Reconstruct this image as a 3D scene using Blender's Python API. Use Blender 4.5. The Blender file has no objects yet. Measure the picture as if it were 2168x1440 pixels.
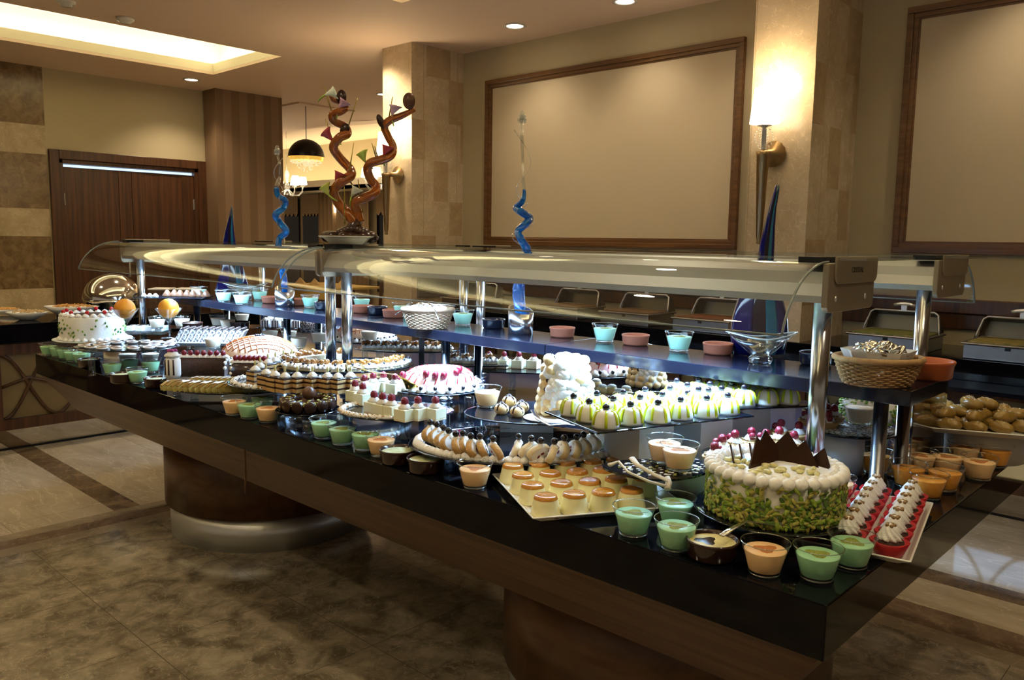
import bpy, math, random
from mathutils import Vector, Matrix
random.seed(7)
PI=math.pi; cos=math.cos; sin=math.sin
S=bpy.context.scene
COL=S.collection
# ------------------------------------------------------------------ camera
F=1727.4; YAW=0.753928; PIT=0.1222977; ROL=-0.01435707; H=1.6
_f=Vector((-sin(YAW)*cos(PIT),cos(YAW)*cos(PIT),-sin(PIT)))
_r=Vector((cos(YAW),sin(YAW),0)); _d=_f.cross(_r)
_r2=cos(ROL)*_r+sin(ROL)*_d; _d2=-sin(ROL)*_r+cos(ROL)*_d
cam=bpy.data.cameras.new('camera'); camo=bpy.data.objects.new('camera',cam); COL.objects.link(camo)
cam.sensor_width=36; cam.lens=F/2168*36; cam.clip_start=.05; cam.clip_end=100
mt=Matrix((_r2,-_d2,-_f)).transposed().to_4x4(); mt.translation=(0,0,H); camo.matrix_world=mt
S.camera=camo
S.view_settings.view_transform='Standard'; S.view_settings.look='None'; S.view_settings.gamma=1
S.view_settings.use_curve_mapping=False; S.cycles.transparent_max_bounces=32; S.view_settings.exposure=0.0
# ------------------------------------------------------------------ world: warm dim light from the rest of the open dining hall
w=bpy.data.worlds.new('World'); S.world=w; w.use_nodes=True
w.node_tree.nodes['Background'].inputs[0].default_value=(1.0,.79,.55,1); w.node_tree.nodes['Background'].inputs[1].default_value=.22
CEIL=3.563; YW=6.2
def lamp(kind,loc,energy,color,size=.1,sizey=None,rot=(0,0,0),spot=None,blend=.5):
    l=bpy.data.lights.new(kind.lower()+'_light',kind); l.energy=energy; l.color=color
    if kind=='AREA':
        l.shape='RECTANGLE' if sizey else 'SQUARE'; l.size=size
        if sizey: l.size_y=sizey
    elif kind=='SPOT': l.spot_size=spot; l.spot_blend=blend; l.shadow_soft_size=size
    else: l.shadow_soft_size=size
    o=bpy.data.objects.new('lamp_light',l); o.location=loc; o.rotation_euler=rot; COL.objects.link(o); return o
TRAYS=[(-9.8,-8.23,-3.5,5.0),(-5.6,-4.1,-3.5,4.55),(-1.4,0.1,-3.5,4.4)]   # ceiling light trays x0,x1,y0,y1
DOWN_AND_FILL=[(-10.31,4.964),(-5.37,5.696),(-4.146,5.714),(-2.9,5.72),(-1.2,5.72),(-7.0,3.2),(-7.0,.8),(-2.75,3.2),(-2.75,1.0),(-2.75,-.8),(-9.219,7.169),(-7,5.2),(.5,1.5),(.5,-1.5),(-2.75,-3.5),(-6.5,-3.5),(3.5,3)]  # seen downlights, plus unseen spots added behind the camera to fill the room
WARM=(1,.76,.46)
# ------------------------------------------------------------------ pixel geometry (points on real planes)
def ray(x,y): return _r2*((x-1084)/F)+_d2*((y-720)/F)+_f
def P(x,y,z): d=ray(x,y); return Vector((0,0,H))+d*((z-H)/d.z)
def AY(x,y,Y): d=ray(x,y); return Vector((0,0,H))+d*(Y/d.y)
def AX(x,y,X): d=ray(x,y); return Vector((0,0,H))+d*(X/d.x)
def FB(x,y,z,r):
    p=P(x,y,z); u=Vector((p.x,p.y,0)).normalized(); return p+u*r
VR=YAW  # z-rotation of the view
# ------------------------------------------------------------------ materials
MATS={}
def nm(name):
    m=bpy.data.materials.new(name); m.use_nodes=True; nt=m.node_tree; b=nt.nodes['Principled BSDF']; return m,nt,b
def mat(name,col,rough=.5,metal=0,spec=.5,coat=0,sss=0,noise=0,scale=20,col2=None,bump=0,bscale=40,trans=0,ior=1.45,emit=None,es=0):
    if name in MATS: return MATS[name]
    m,nt,b=nm(name)
    b.inputs['Base Color'].default_value=(*col,1); b.inputs['Roughness'].default_value=rough; b.inputs['Metallic'].default_value=metal
    b.inputs['Specular IOR Level'].default_value=spec; b.inputs['Coat Weight'].default_value=coat; b.inputs['Coat Roughness'].default_value=.08
    b.inputs['Transmission Weight'].default_value=trans; b.inputs['IOR'].default_value=ior
    if sss: b.inputs['Subsurface Weight'].default_value=sss; b.inputs['Subsurface Radius'].default_value=(.02,.015,.01); b.inputs['Subsurface Scale'].default_value=.4
    if emit: b.inputs['Emission Color'].default_value=(*emit,1); b.inputs['Emission Strength'].default_value=es
    tc=nt.nodes.new('ShaderNodeTexCoord')
    if noise or col2:
        n=nt.nodes.new('ShaderNodeTexNoise'); n.inputs['Scale'].default_value=scale; n.inputs['Detail'].default_value=5
        nt.links.new(tc.outputs['Object'],n.inputs['Vector'])
        r=nt.nodes.new('ShaderNodeValToRGB'); nt.links.new(n.outputs[0],r.inputs[0])
        r.color_ramp.elements[0].position=.5-.5*max(.05,1-noise); r.color_ramp.elements[1].position=.5+.5*max(.05,1-noise)
        c2=col2 or tuple(c*.7 for c in col)
        r.color_ramp.elements[0].color=(*c2,1); r.color_ramp.elements[1].color=(*col,1)
        nt.links.new(r.outputs[0],b.inputs['Base Color'])
    if bump:
        n=nt.nodes.new('ShaderNodeTexNoise'); n.inputs['Scale'].default_value=bscale; n.inputs['Detail'].default_value=3
        nt.links.new(tc.outputs['Object'],n.inputs['Vector'])
        bp=nt.nodes.new('ShaderNodeBump'); bp.inputs['Strength'].default_value=bump; bp.inputs['Distance'].default_value=.01
        nt.links.new(n.outputs[0],bp.inputs['Height']); nt.links.new(bp.outputs[0],b.inputs['Normal'])
    MATS[name]=m; return m
def emis(name,col,s):
    m=bpy.data.materials.new(name); m.use_nodes=True; nt=m.node_tree; nt.nodes.clear()
    e=nt.nodes.new('ShaderNodeEmission'); e.inputs[0].default_value=(*col,1); e.inputs[1].default_value=s
    o=nt.nodes.new('ShaderNodeOutputMaterial'); nt.links.new(e.outputs[0],o.inputs[0]); return m
def clear(name,tint=(.95,.97,.97),ior=1.5,rough=.02,gtint=(1,1,1),boost=0):
    m=bpy.data.materials.new(name); m.use_nodes=True; nt=m.node_tree; nt.nodes.clear()
    t=nt.nodes.new('ShaderNodeBsdfTransparent'); t.inputs[0].default_value=(*tint,1)
    g=nt.nodes.new('ShaderNodeBsdfGlossy'); g.inputs['Roughness'].default_value=rough; g.inputs['Color'].default_value=(*gtint,1)
    f=nt.nodes.new('ShaderNodeLayerWeight'); f.inputs[0].default_value=.5
    pw=nt.nodes.new('ShaderNodeMath'); pw.operation='POWER'; pw.inputs[1].default_value=4
    nt.links.new(f.outputs['Facing'],pw.inputs[0])
    a=nt.nodes.new('ShaderNodeMath'); a.operation='MULTIPLY_ADD'; a.inputs[1].default_value=.75; a.inputs[2].default_value=.035+boost; a.use_clamp=True
    x=nt.nodes.new('ShaderNodeMixShader'); o=nt.nodes.new('ShaderNodeOutputMaterial')
    nt.links.new(pw.outputs[0],a.inputs[0]); nt.links.new(a.outputs[0],x.inputs[0]); nt.links.new(t.outputs[0],x.inputs[1]); nt.links.new(g.outputs[0],x.inputs[2]); nt.links.new(x.outputs[0],o.inputs[0])
    return m
def marble(name,c1,c2,scale=3,rough=.12,vein=.5,joint=0,jscale=1,jc=(.2,.16,.1),stretch=(1,1,1)):
    m,nt,b=nm(name); L=nt.links.new
    tc=nt.nodes.new('ShaderNodeTexCoord'); mp=nt.nodes.new('ShaderNodeMapping'); mp.inputs['Scale'].default_value=stretch; L(tc.outputs['Object'],mp.inputs[0])
    n=nt.nodes.new('ShaderNodeTexNoise'); n.inputs['Scale'].default_value=scale; n.inputs['Detail'].default_value=9; n.inputs['Roughness'].default_value=.62; n.inputs['Distortion'].default_value=vein; L(mp.outputs[0],n.inputs['Vector'])
    r=nt.nodes.new('ShaderNodeValToRGB'); L(n.outputs[0],r.inputs[0])
    r.color_ramp.elements[0].position=.36; r.color_ramp.elements[1].position=.66
    r.color_ramp.elements[0].color=(*c1,1); r.color_ramp.elements[1].color=(*c2,1)
    out=r.outputs[0]
    n2=nt.nodes.new('ShaderNodeTexNoise'); n2.inputs['Scale'].default_value=scale*1.7; n2.inputs['Detail'].default_value=6; n2.inputs['Distortion'].default_value=1.2; L(mp.outputs[0],n2.inputs['Vector'])
    r2=nt.nodes.new('ShaderNodeValToRGB'); L(n2.outputs[0],r2.inputs[0]); e=r2.color_ramp
    e.elements[0].position=.485; e.elements[0].color=(0,0,0,1); e.elements[1].position=.5; e.elements[1].color=(.35,.35,.35,1)
    k=e.elements.new(.515); k.color=(0,0,0,1)
    mx=nt.nodes.new('ShaderNodeMix'); mx.data_type='RGBA'; L(r2.outputs[0],mx.inputs[0]); L(out,mx.inputs[6]); mx.inputs[7].default_value=(*[min(1,c*1.7) for c in c2],1); out=mx.outputs[2]
    if joint:
        br=nt.nodes.new('ShaderNodeTexBrick'); br.offset=0; br.inputs['Scale'].default_value=1; br.inputs['Mortar Size'].default_value=joint; br.inputs['Brick Width'].default_value=jscale; br.inputs['Row Height'].default_value=jscale
        br.inputs['Color1'].default_value=(0,0,0,1); br.inputs['Color2'].default_value=(0,0,0,1); br.inputs['Mortar'].default_value=(1,1,1,1); L(tc.outputs['Object'],br.inputs[0])
        m2=nt.nodes.new('ShaderNodeMix'); m2.data_type='RGBA'; L(br.outputs[0],m2.inputs[0]); L(out,m2.inputs[6]); m2.inputs[7].default_value=(*jc,1); out=m2.outputs[2]
    L(out,b.inputs['Base Color']); b.inputs['Roughness'].default_value=rough
    MATS[name]=m; return m
def wood(name,c1,c2,axis='X',scale=1,rough=.35):
    m,nt,b=nm(name); L=nt.links.new
    tc=nt.nodes.new('ShaderNodeTexCoord'); mp=nt.nodes.new('ShaderNodeMapping')
    s=[30*scale]*3; s['XYZ'.index(axis)]=1.2*scale; mp.inputs['Scale'].default_value=s; L(tc.outputs['Object'],mp.inputs[0])
    n=nt.nodes.new('ShaderNodeTexNoise'); n.inputs['Scale'].default_value=1; n.inputs['Detail'].default_value=6; n.inputs['Distortion'].default_value=.6; L(mp.outputs[0],n.inputs['Vector'])
    r=nt.nodes.new('ShaderNodeValToRGB'); r.color_ramp.elements[0].position=.35; r.color_ramp.elements[1].position=.65
    r.color_ramp.elements[0].color=(*c1,1); r.color_ramp.elements[1].color=(*c2,1); L(n.outputs[0],r.inputs[0]); L(r.outputs[0],b.inputs['Base Color'])
    b.inputs['Roughness'].default_value=rough; MATS[name]=m; return m
m_wall=mat('beige_paint',(.50,.43,.28),.6,noise=.2,scale=1.5,col2=(.47,.40,.26))
m_panel=mat('beige_wall_fabric',(.58,.49,.35),.75,bump=.15,bscale=300)
m_ceil=mat('ceiling_paint',(.78,.62,.50),.7)
m_tray=mat('tray_paint',(.80,.76,.60),.7)
m_colm=marble('beige_marble',(.48,.38,.25),(.60,.49,.35),5,.18,.3,.004,.47,(.42,.33,.22))
m_cold=marble('tan_marble',(.40,.29,.17),(.48,.36,.22),6,.18,.3)
m_brst=marble('brown_marble_wall',(.13,.085,.04),(.27,.19,.10),9,.2,.8)
m_best=marble('cream_marble_wall',(.42,.34,.22),(.56,.47,.33),4,.15,.4)
m_fdark=marble('floor_dark_marble',(.13,.105,.07),(.38,.32,.23),7,.10,.6,.0016,.62,(.11,.085,.055))
m_flite=marble('floor_light_marble',(.33,.27,.19),(.46,.39,.29),1.6,.08,.6,.0016,1.25,(.22,.17,.11),(1,3,1))
m_fstrip=marble('floor_brown_strip',(.09,.06,.03),(.20,.14,.08),6,.1,1,0,1)
m_fmid=marble('floor_mid_band',(.22,.17,.11),(.30,.24,.17),3,.1,.5)
m_fbr2=marble('floor_brown_band',(.12,.08,.05),(.25,.18,.12),4,.1,1)
m_woodD=wood('dark_wenge',(.042,.016,.006),(.095,.037,.014),'Z',1,.35)
m_woodH=wood('walnut_horizontal',(.075,.035,.017),(.155,.080,.042),'X',1,.38)
m_woodT=wood('walnut_drum',(.07,.03,.014),(.13,.062,.03),'X',.6,.3)
m_frame=wood('moulding_wood',(.10,.045,.015),(.18,.085,.03),'X',1,.3)
m_gran=mat('black_granite',(.0018,.002,.0035),.06,spec=.28,noise=.85,scale=900,col2=(.004,.005,.008))
m_shelf=mat('speckled_granite',(.003,.0035,.007),.13,spec=.7,noise=.7,scale=500,col2=(.009,.010,.019))
m_steel=mat('brushed_steel',(.86,.90,.96),.42,1)
m_chrome=mat('chrome',(.78,.78,.78),.09,1)
m_post=mat('post_steel',(.56,.58,.62),.2,1)
m_vase=mat('vase_steel',(.66,.68,.74),.2,1)
m_pan=mat('chafing_steel',(.42,.42,.45),.3,1)
m_hous=mat('satin_aluminium',(.52,.54,.54),.42,.75)
m_brack=mat('bronze_painted_bracket',(.36,.30,.22),.4,.6)
m_blk=mat('black_plastic',(.012,.012,.014),.3)
m_pane=clear('canopy_glass',(.91,.93,.92),1.5,.01,gtint=(.90,.97,1),boost=.08)
m_edge=mat('glass_edge',(.28,.33,.33),.15,trans=.3)
m_glass=clear('cup_glass',(.96,.975,.975),1.45,.04)
m_rimg=clear('glass_rim',(.75,.80,.80),1.5,.05,boost=.22)
m_acry=clear('clear_acrylic',(.82,.88,.92),1.5,.05,boost=.06)
m_bglass=mat('black_glass',(.004,.005,.008),.05,spec=.7)
m_dkpane=clear('tinted_pane',(.42,.36,.30),1.6,.02,boost=.12)
m_porc=mat('white_porcelain',(.80,.80,.78),.12,spec=.5,coat=.3)
m_mint=mat('mint_pudding',(.34,.66,.39),.35,sss=.0,noise=.3,scale=30,col2=(.31,.61,.36))
m_mint_lit=mat('mint_pudding_cool_lit',(.42,.83,.72),.35)  # same mint pudding, with the cool lamplight on the shelf put into its colour
m_peach=mat('peach_pudding',(.88,.57,.29),.4)
m_cream=mat('rice_pudding',(.86,.72,.55),.45,noise=.3,scale=200,col2=(.78,.62,.45))
m_orange=mat('orange_custard',(.86,.40,.06),.3,noise=.5,scale=60,col2=(.75,.30,.04))
m_pist=mat('pistachio_dust',(.14,.22,.03),.8,noise=.8,scale=300,col2=(.30,.30,.06))
m_whip=mat('whipped_cream',(.88,.87,.84),.5,bump=.1,bscale=80)
m_choc=mat('dark_chocolate',(.035,.014,.008),.25,spec=.5)
m_chocm=mat('milk_chocolate',(.10,.04,.018),.35)
m_chocsp=mat('chocolate_sponge',(.07,.032,.018),.85,noise=.6,scale=150,col2=(.03,.013,.008),bump=.5,bscale=200)
m_sponge=mat('golden_sponge',(.62,.40,.17),.85,noise=.5,scale=90,col2=(.50,.29,.10),bump=.3,bscale=150)
m_spongeL=mat('pale_sponge',(.80,.70,.48),.8,noise=.5,scale=90,col2=(.70,.56,.34))
m_rasp=mat('raspberry',(.22,.008,.022),.3,bump=.4,bscale=200)
m_cherry=mat('red_cherry',(.50,.01,.015),.15)
m_berry=mat('dark_berry',(.012,.010,.016),.12,spec=.7)
m_alm=mat('almond',(.72,.66,.30),.4)
m_pink=mat('pink_icing',(.80,.45,.50),.3,noise=.6,scale=40,col2=(.85,.72,.74))
m_lime=mat('lime_sauce',(.62,.72,.03),.15)
m_blanc=mat('blancmange',(.86,.86,.80),.3,sss=.1)
m_flan=mat('creme_caramel',(.92,.86,.50),.25,sss=.15)
m_caram=mat('caramel',(.52,.22,.03),.08,coat=.5)
m_jelly=mat('orange_jelly_fruit',(.36,.10,.012),.12,noise=.6,scale=30,col2=(.16,.07,.012),coat=.5)
m_puffp=mat('profiterole_pastry',(.66,.42,.17),.5,noise=.6,scale=25,col2=(.78,.60,.32))
m_puffd=mat('syrup_pastry',(.36,.22,.05),.3,noise=.6,scale=40,col2=(.24,.14,.025),coat=.3)
m_green=mat('green_pistachio',(.20,.36,.03),.45,noise=.7,scale=60,col2=(.36,.42,.06))
m_green2=mat('olive_pistachio',(.44,.40,.09),.45)
m_red=mat('red_cupcake_case',(.42,.01,.015),.35)
m_nut=mat('walnut_nut',(.42,.27,.12),.6,noise=.6,scale=150,col2=(.22,.12,.04))
m_terra=mat('terracotta',(.40,.14,.085),.6)
m_terr2=mat('red_terracotta',(.42,.10,.03),.45)
m_brown=mat('brown_glazed_clay',(.035,.014,.010),.18,coat=.4)
m_navy=mat('navy_glazed_clay',(.012,.016,.035),.15,coat=.4)
m_wick=mat('wicker',(.52,.33,.15),.6,noise=.5,scale=60,col2=(.38,.22,.09))
m_wick2=mat('pale_wicker',(.40,.29,.18),.6,noise=.5,scale=60,col2=(.26,.17,.10))
m_blue=mat('blue_art_glass',(.01,.22,.75),.06,trans=.55,spec=.8)
m_cglass=clear('clear_art_glass',(.88,.90,.90),1.5,.03,boost=.12)
m_cobalt=mat('cobalt_glass',(.004,.005,.07),.06,spec=.8)
m_teal=mat('teal_glass',(.005,.10,.16),.06,spec=.8)
m_dkgl=mat('black_art_glass',(.012,.008,.016),.06,spec=.8)
m_amber=mat('amber_sugar',(.24,.055,.006),.08,trans=.25,noise=.5,scale=30,col2=(.40,.12,.012),coat=.5)
m_paper=mat('white_paper',(.85,.85,.87),.8)
m_brass=mat('aged_brass',(.42,.30,.15),.35,1)
m_gold=mat('gold_metal',(.75,.50,.10),.2,1)
m_orng=mat('orange_peel',(.85,.33,.02),.35,bump=.3,bscale=400)
m_stripe=None
def stripes(name,c1,c2,freq,axis=0):
    m,nt,b=nm(name); L=nt.links.new
    tc=nt.nodes.new('ShaderNodeTexCoord'); sp=nt.nodes.new('ShaderNodeSeparateXYZ'); L(tc.outputs['Object'],sp.inputs[0])
    a=nt.nodes.new('ShaderNodeMath'); a.operation='MULTIPLY'; a.inputs[1].default_value=freq; L(sp.outputs[axis],a.inputs[0])
    s=nt.nodes.new('ShaderNodeMath'); s.operation='SINE'; L(a.outputs[0],s.inputs[0])
    g=nt.nodes.new('ShaderNodeMath'); g.operation='GREATER_THAN'; g.inputs[1].default_value=0; L(s.outputs[0],g.inputs[0])
    x=nt.nodes.new('ShaderNodeMix'); x.data_type='RGBA'; L(g.outputs[0],x.inputs[0]); x.inputs[6].default_value=(*c1,1); x.inputs[7].default_value=(*c2,1); L(x.outputs[2],b.inputs['Base Color']); b.inputs['Roughness'].default_value=.6
    return m
m_stripe=stripes('striped_wallpaper',(.20,.125,.07),(.26,.17,.105),26,1)
m_zebra=stripes('zebra_cake',(.80,.78,.78),(.10,.07,.09),380,0)
m_cloth=mat('yellow_tablecloth',(.55,.38,.10),.8)
m_curt=mat('beige_curtain',(.40,.29,.17),.8)
m_night=mat('night_window',(.006,.006,.010),.1)
ORD=['first','second','third','fourth','fifth','sixth','seventh','eighth','ninth','tenth','eleventh','twelfth','thirteenth','fourteenth','fifteenth','sixteenth','seventeenth','eighteenth','nineteenth','twentieth','twenty-first','twenty-second','twenty-third','twenty-fourth']
# ------------------------------------------------------------------ mesh builder
class MB:
    def __init__(s): s.v=[]; s.f=[]; s.m=[]; s.sm=[]
    def add(s,vs,fs,m=0,smooth=True,T=None):
        o=len(s.v)
        for v in vs:
            v=Vector(v)
            if T is not None: v=T@v
            s.v.append(v)
        for f in fs: s.f.append([i+o for i in f]); s.m.append(m); s.sm.append(smooth)
        return s
    def box(s,c,d,m=0,rz=0,T=None,taper=1):
        x,y,z=d[0]/2,d[1]/2,d[2]/2; R=Matrix.Rotation(rz,3,'Z'); vs=[]
        for k,(a,b,e) in enumerate([(-1,-1,-1),(1,-1,-1),(1,1,-1),(-1,1,-1),(-1,-1,1),(1,-1,1),(1,1,1),(-1,1,1)]):
            t=taper if e>0 else 1; vs.append(R@Vector((a*x*t,b*y*t,e*z))+Vector(c))
        return s.add(vs,[(0,3,2,1),(4,5,6,7),(0,1,5,4),(1,2,6,5),(2,3,7,6),(3,0,4,7)],m,False,T)
    def bx(s,x0,x1,y0,y1,z0,z1,m=0): return s.box(((x0+x1)/2,(y0+y1)/2,(z0+z1)/2),(x1-x0,y1-y0,z1-z0),m)
    def lathe(s,pr,n=24,m=0,c=(0,0,0),sx=1,sy=1,T=None,fn=None,smooth=True,cap=True):
        vs=[];fs=[];k=len(pr)
        for i,(r,z) in enumerate(pr):
            for j in range(n):
                a=2*PI*j/n; rr=r
                if fn: rr=fn(r,a,i,z)
                vs.append((c[0]+rr*cos(a)*sx,c[1]+rr*sin(a)*sy,c[2]+z))
        for i in range(k-1):
            for j in range(n):
                j2=(j+1)%n; fs.append((i*n+j,i*n+j2,(i+1)*n+j2,(i+1)*n+j))
        if cap:
            if pr[0][0]>1e-5: fs.append(tuple(reversed(range(n))))
            if pr[-1][0]>1e-5: fs.append(tuple((k-1)*n+j for j in range(n)))
        return s.add(vs,fs,m,smooth,T)
    def sph(s,c,r,m=0,n=10,T=None,bump=0,bf=5,k=None):
        if not hasattr(r,'__len__'): r=(r,r,r)
        k=k or max(4,n//2+1); vs=[];fs=[]
        for i in range(k+1):
            t=PI*i/k
            for j in range(n):
                a=2*PI*j/n; q=1+(bump*sin(bf*a+i*2.1)*sin(bf*t) if bump else 0)
                vs.append((c[0]+r[0]*sin(t)*cos(a)*q,c[1]+r[1]*sin(t)*sin(a)*q,c[2]+r[2]*cos(t)*q))
        for i in range(k):
            for j in range(n):
                j2=(j+1)%n; fs.append((i*n+j,(i+1)*n+j,(i+1)*n+j2,i*n+j2))
        return s.add(vs,fs,m,True,T)
    def tube(s,pts,r,n=8,m=0,flat=1,T=None):
        pts=[Vector(p) for p in pts]; N=len(pts); vs=[];fs=[]; up=Vector((0,0,1)); prev=None
        for i,p in enumerate(pts):
            t=(pts[min(i+1,N-1)]-pts[max(i-1,0)])
            if t.length<1e-9: t=Vector((0,0,1))
            t.normalize()
            if prev is None:
                a=t.cross(up)
                if a.length<.1: a=t.cross(Vector((0,1,0)))
            else: a=prev-t*prev.dot(t)
            a.normalize(); prev=a; b=t.cross(a); rr=r[i] if hasattr(r,'__len__') else r
            for j in range(n):
                q=2*PI*j/n; vs.append(p+a*cos(q)*rr+b*sin(q)*rr*flat)
        for i in range(N-1):
            for j in range(n):
                j2=(j+1)%n; fs.append((i*n+j,i*n+j2,(i+1)*n+j2,(i+1)*n+j))
        fs.append(tuple(reversed(range(n)))); fs.append(tuple((N-1)*n+j for j in range(n)))
        return s.add(vs,fs,m,True,T)
    def prism(s,poly,z0,z1,m=0,T=None,smooth=False):
        n=len(poly); vs=[(x,y,z0) for x,y in poly]+[(x,y,z1) for x,y in poly]
        fs=[tuple(reversed(range(n))),tuple(range(n,2*n))]+[(i,(i+1)%n,n+(i+1)%n,n+i) for i in range(n)]
        return s.add(vs,fs,m,smooth,T)
    def profx(s,prof,x0,x1,m=0,closed=True,smooth=False):   # profile in (y,z) extruded along x
        n=len(prof); vs=[(x0,y,z) for y,z in prof]+[(x1,y,z) for y,z in prof]
        fs=[(i,i+1,n+i+1,n+i) for i in range(n-1)]
        if closed: fs+=[(n-1,0,n,2*n-1),tuple(range(n)),tuple(reversed(range(n,2*n)))]
        return s.add(vs,fs,m,smooth)
    def swirl(s,c,r,h,m=0,lob=6,tw=2.4,n=18,k=7,T=None):
        pr=[]
        for i in range(k+1):
            t=i/k; pr.append((r*(1-t)**.55*(1 if i else .8)+1e-4,h*t))
        return s.lathe(pr,n,m,c,fn=lambda q,a,i,z:q*(1+.16*cos(lob*a+tw*i*.9)),T=T,cap=False)
    def build(s,name,mats,parent=None,loc=(0,0,0),rz=0,bevel=0,seg=2):
        me=bpy.data.meshes.new(name); me.from_pydata([tuple(v) for v in s.v],[],s.f)
        if not isinstance(mats,(list,tuple)): mats=[mats]
        for q in mats: me.materials.append(q)
        me.polygons.foreach_set('material_index',s.m); me.polygons.foreach_set('use_smooth',s.sm); me.update()
        o=bpy.data.objects.new(name,me); COL.objects.link(o); o.location=loc; o.rotation_euler=(0,0,rz)
        if parent: o.parent=parent
        if bevel:
            b=o.modifiers.new('bevel','BEVEL'); b.width=bevel; b.segments=seg; b.limit_method='ANGLE'
        return o
def tag(o,label=None,cat=None,group=None,kind=None):
    if label: o['label']=label
    if cat: o['category']=cat
    if group: o['group']=group
    if kind: o['kind']=kind
    return o
def thing(name,label,cat,loc=(0,0,0),rz=0,group=None):
    o=bpy.data.objects.new(name,None); o.empty_display_size=.05; COL.objects.link(o); o.location=loc; o.rotation_euler=(0,0,rz); return tag(o,label,cat,group)
def dup(root,loc,rz,label,group=None,sc=1):
    def cp(o,par):
        c=o.copy(); COL.objects.link(c)
        if par: c.parent=par
        for ch in list(o.children): cp(ch,c)
        return c
    r=cp(root,None); r.location=loc; r.rotation_euler=(0,0,rz); r.scale=(sc,sc,sc); r['label']=label
    if group: r['group']=group
    elif 'group' in r: del r['group']
    return r
PROTO={}
def put(kind,maker,loc,rz,label,cat,group=None,sc=1):
    if kind not in PROTO:
        o=maker(); PROTO[kind]=o; o.location=loc; o.rotation_euler=(0,0,rz); o.scale=(sc,sc,sc); tag(o,label,cat,group)
        if 'category' not in o: o['category']=cat
        return o
    o=dup(PROTO[kind],loc,rz,label,group,sc); o['category']=cat; return o
def struct(mb,name,mats,bevel=0): return tag(mb.build(name,mats,bevel=bevel),kind='structure')
exec_order=None
# ================================================================== SETTING
XL=-11.01
# floor
xs=[-21,-4.82,-4.72,-4.60,-4.49,14]; ys=[-16,1.77,1.92,3.49,3.605,3.81,4.13,4.285,13]
b=MB()
for i in range(5):
    for j in range(8):
        x0,x1,y0,y1=xs[i],xs[i+1],ys[j],ys[j+1]; xm,ym=(x0+x1)/2,(y0+y1)/2
        if ym>3.81 or xm<-4.82: k=1
        elif xm>-4.49 and ym<3.49: k=0
        else:
            d=max(-4.49-xm,ym-3.49 if xm>-4.6 else -9)
            k=3
            if ym<3.49: k=4 if -4.72<xm<-4.60 else 3
            elif ym<3.605: k=3 if xm>-4.6 else 4
            else: k=4 if xm>-4.72 else 3
        if xm<-4.82 and 1.77<ym<1.92: k=2
        if 4.13<ym<4.285: k=2
        b.add([(x0,y0,0),(x1,y0,0),(x1,y1,0),(x0,y1,0)],[(0,1,2,3)],k,False)
struct(b,'floor',[m_fdark,m_flite,m_fstrip,m_fmid,m_fbr2])
# ceiling with trays
def ceiling():
    b=MB(); xs=sorted({-21,14,*[t[0] for t in TRAYS],*[t[1] for t in TRAYS]}); Y0=-16; Y1=8.5
    for i in range(len(xs)-1):
        xm=(xs[i]+xs[i+1])/2; tr=[t for t in TRAYS if t[0]<xm<t[1]]
        seg=[(Y0,tr[0][2]),(tr[0][3],Y1)] if tr else [(Y0,Y1)]
        for y0,y1 in seg: b.bx(xs[i],xs[i+1],y0,y1,CEIL,CEIL+.03)
    b.bx(-21,6,8.5,8.53,CEIL,4.3); b.bx(-21,6,8.5,13,4.25,4.3)
    struct(b,'ceiling',m_ceil)
ceiling()
m_cove=emis('cove_glow',(1,.88,.62),17)
for (x0,x1,y0,y1) in TRAYS:
    b=MB(); t=.10; z0=CEIL; zl=CEIL+.13; zt=CEIL+.42; g=.22
    for (a,c,d,e) in ((x0-.03,x0,y0,y1),(x1,x1+.03,y0,y1),(x0-.03,x1+.03,y0-.03,y0),(x0-.03,x1+.03,y1,y1+.03)): b.bx(a,c,d,e,z0+.031,zl)
    b.bx(x0-g,x1+g,y0-g,y1+g,zt,zt+.03)
    for (a,c,d,e) in ((x0-g-.03,x0-g,y0-g,y1+g),(x1+g,x1+g+.03,y0-g,y1+g),(x0-g,x1+g,y0-g-.03,y0-g),(x0-g,x1+g,y1+g,y1+g+.03)): b.bx(a,c,d,e,z0+.012,zt)
    struct(b,'ceiling_tray',m_tray)
    b=MB(); q=.10
    b.bx(x0-q-.06,x0-q+.02,y0,y1,zl-.07,zl-.03); b.bx(x1+q-.02,x1+q+.06,y0,y1,zl-.07,zl-.03); b.bx(x0,x1,y1+q-.02,y1+q+.06,zl-.07,zl-.03); b.bx(x0,x1,y0-q-.06,y0-q+.02,zl-.07,zl-.03)
    tag(b.build('cove_light_strip',m_cove),kind='structure')
# left wall with door opening, marble striped part
b=MB(); D0,D1,DZ=3.58,5.34,2.5
zs=[0,.6,.93,1.56,1.89,2.54,2.88,CEIL]; mk=[1,0,1,0,1,0,1]; mk=[2,1,2,1,2,1,2]
for i in range(7): b.bx(XL-.12,XL+.015,-16,3.45,zs[i],zs[i+1],[2,1,2,1,2,1,2][i])
b.bx(XL-.12,XL,3.45,D0,0,CEIL); b.bx(XL-.12,XL,D1,6.46,0,CEIL); b.bx(XL-.12,XL,D0,D1,DZ,CEIL)
struct(b,'wall_left',[m_wall,m_best,m_brst])
b=MB(); b.bx(-10.98,-10.65,5.45,6.46,0,CEIL); struct(b,'wall_pillar',m_stripe)
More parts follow.
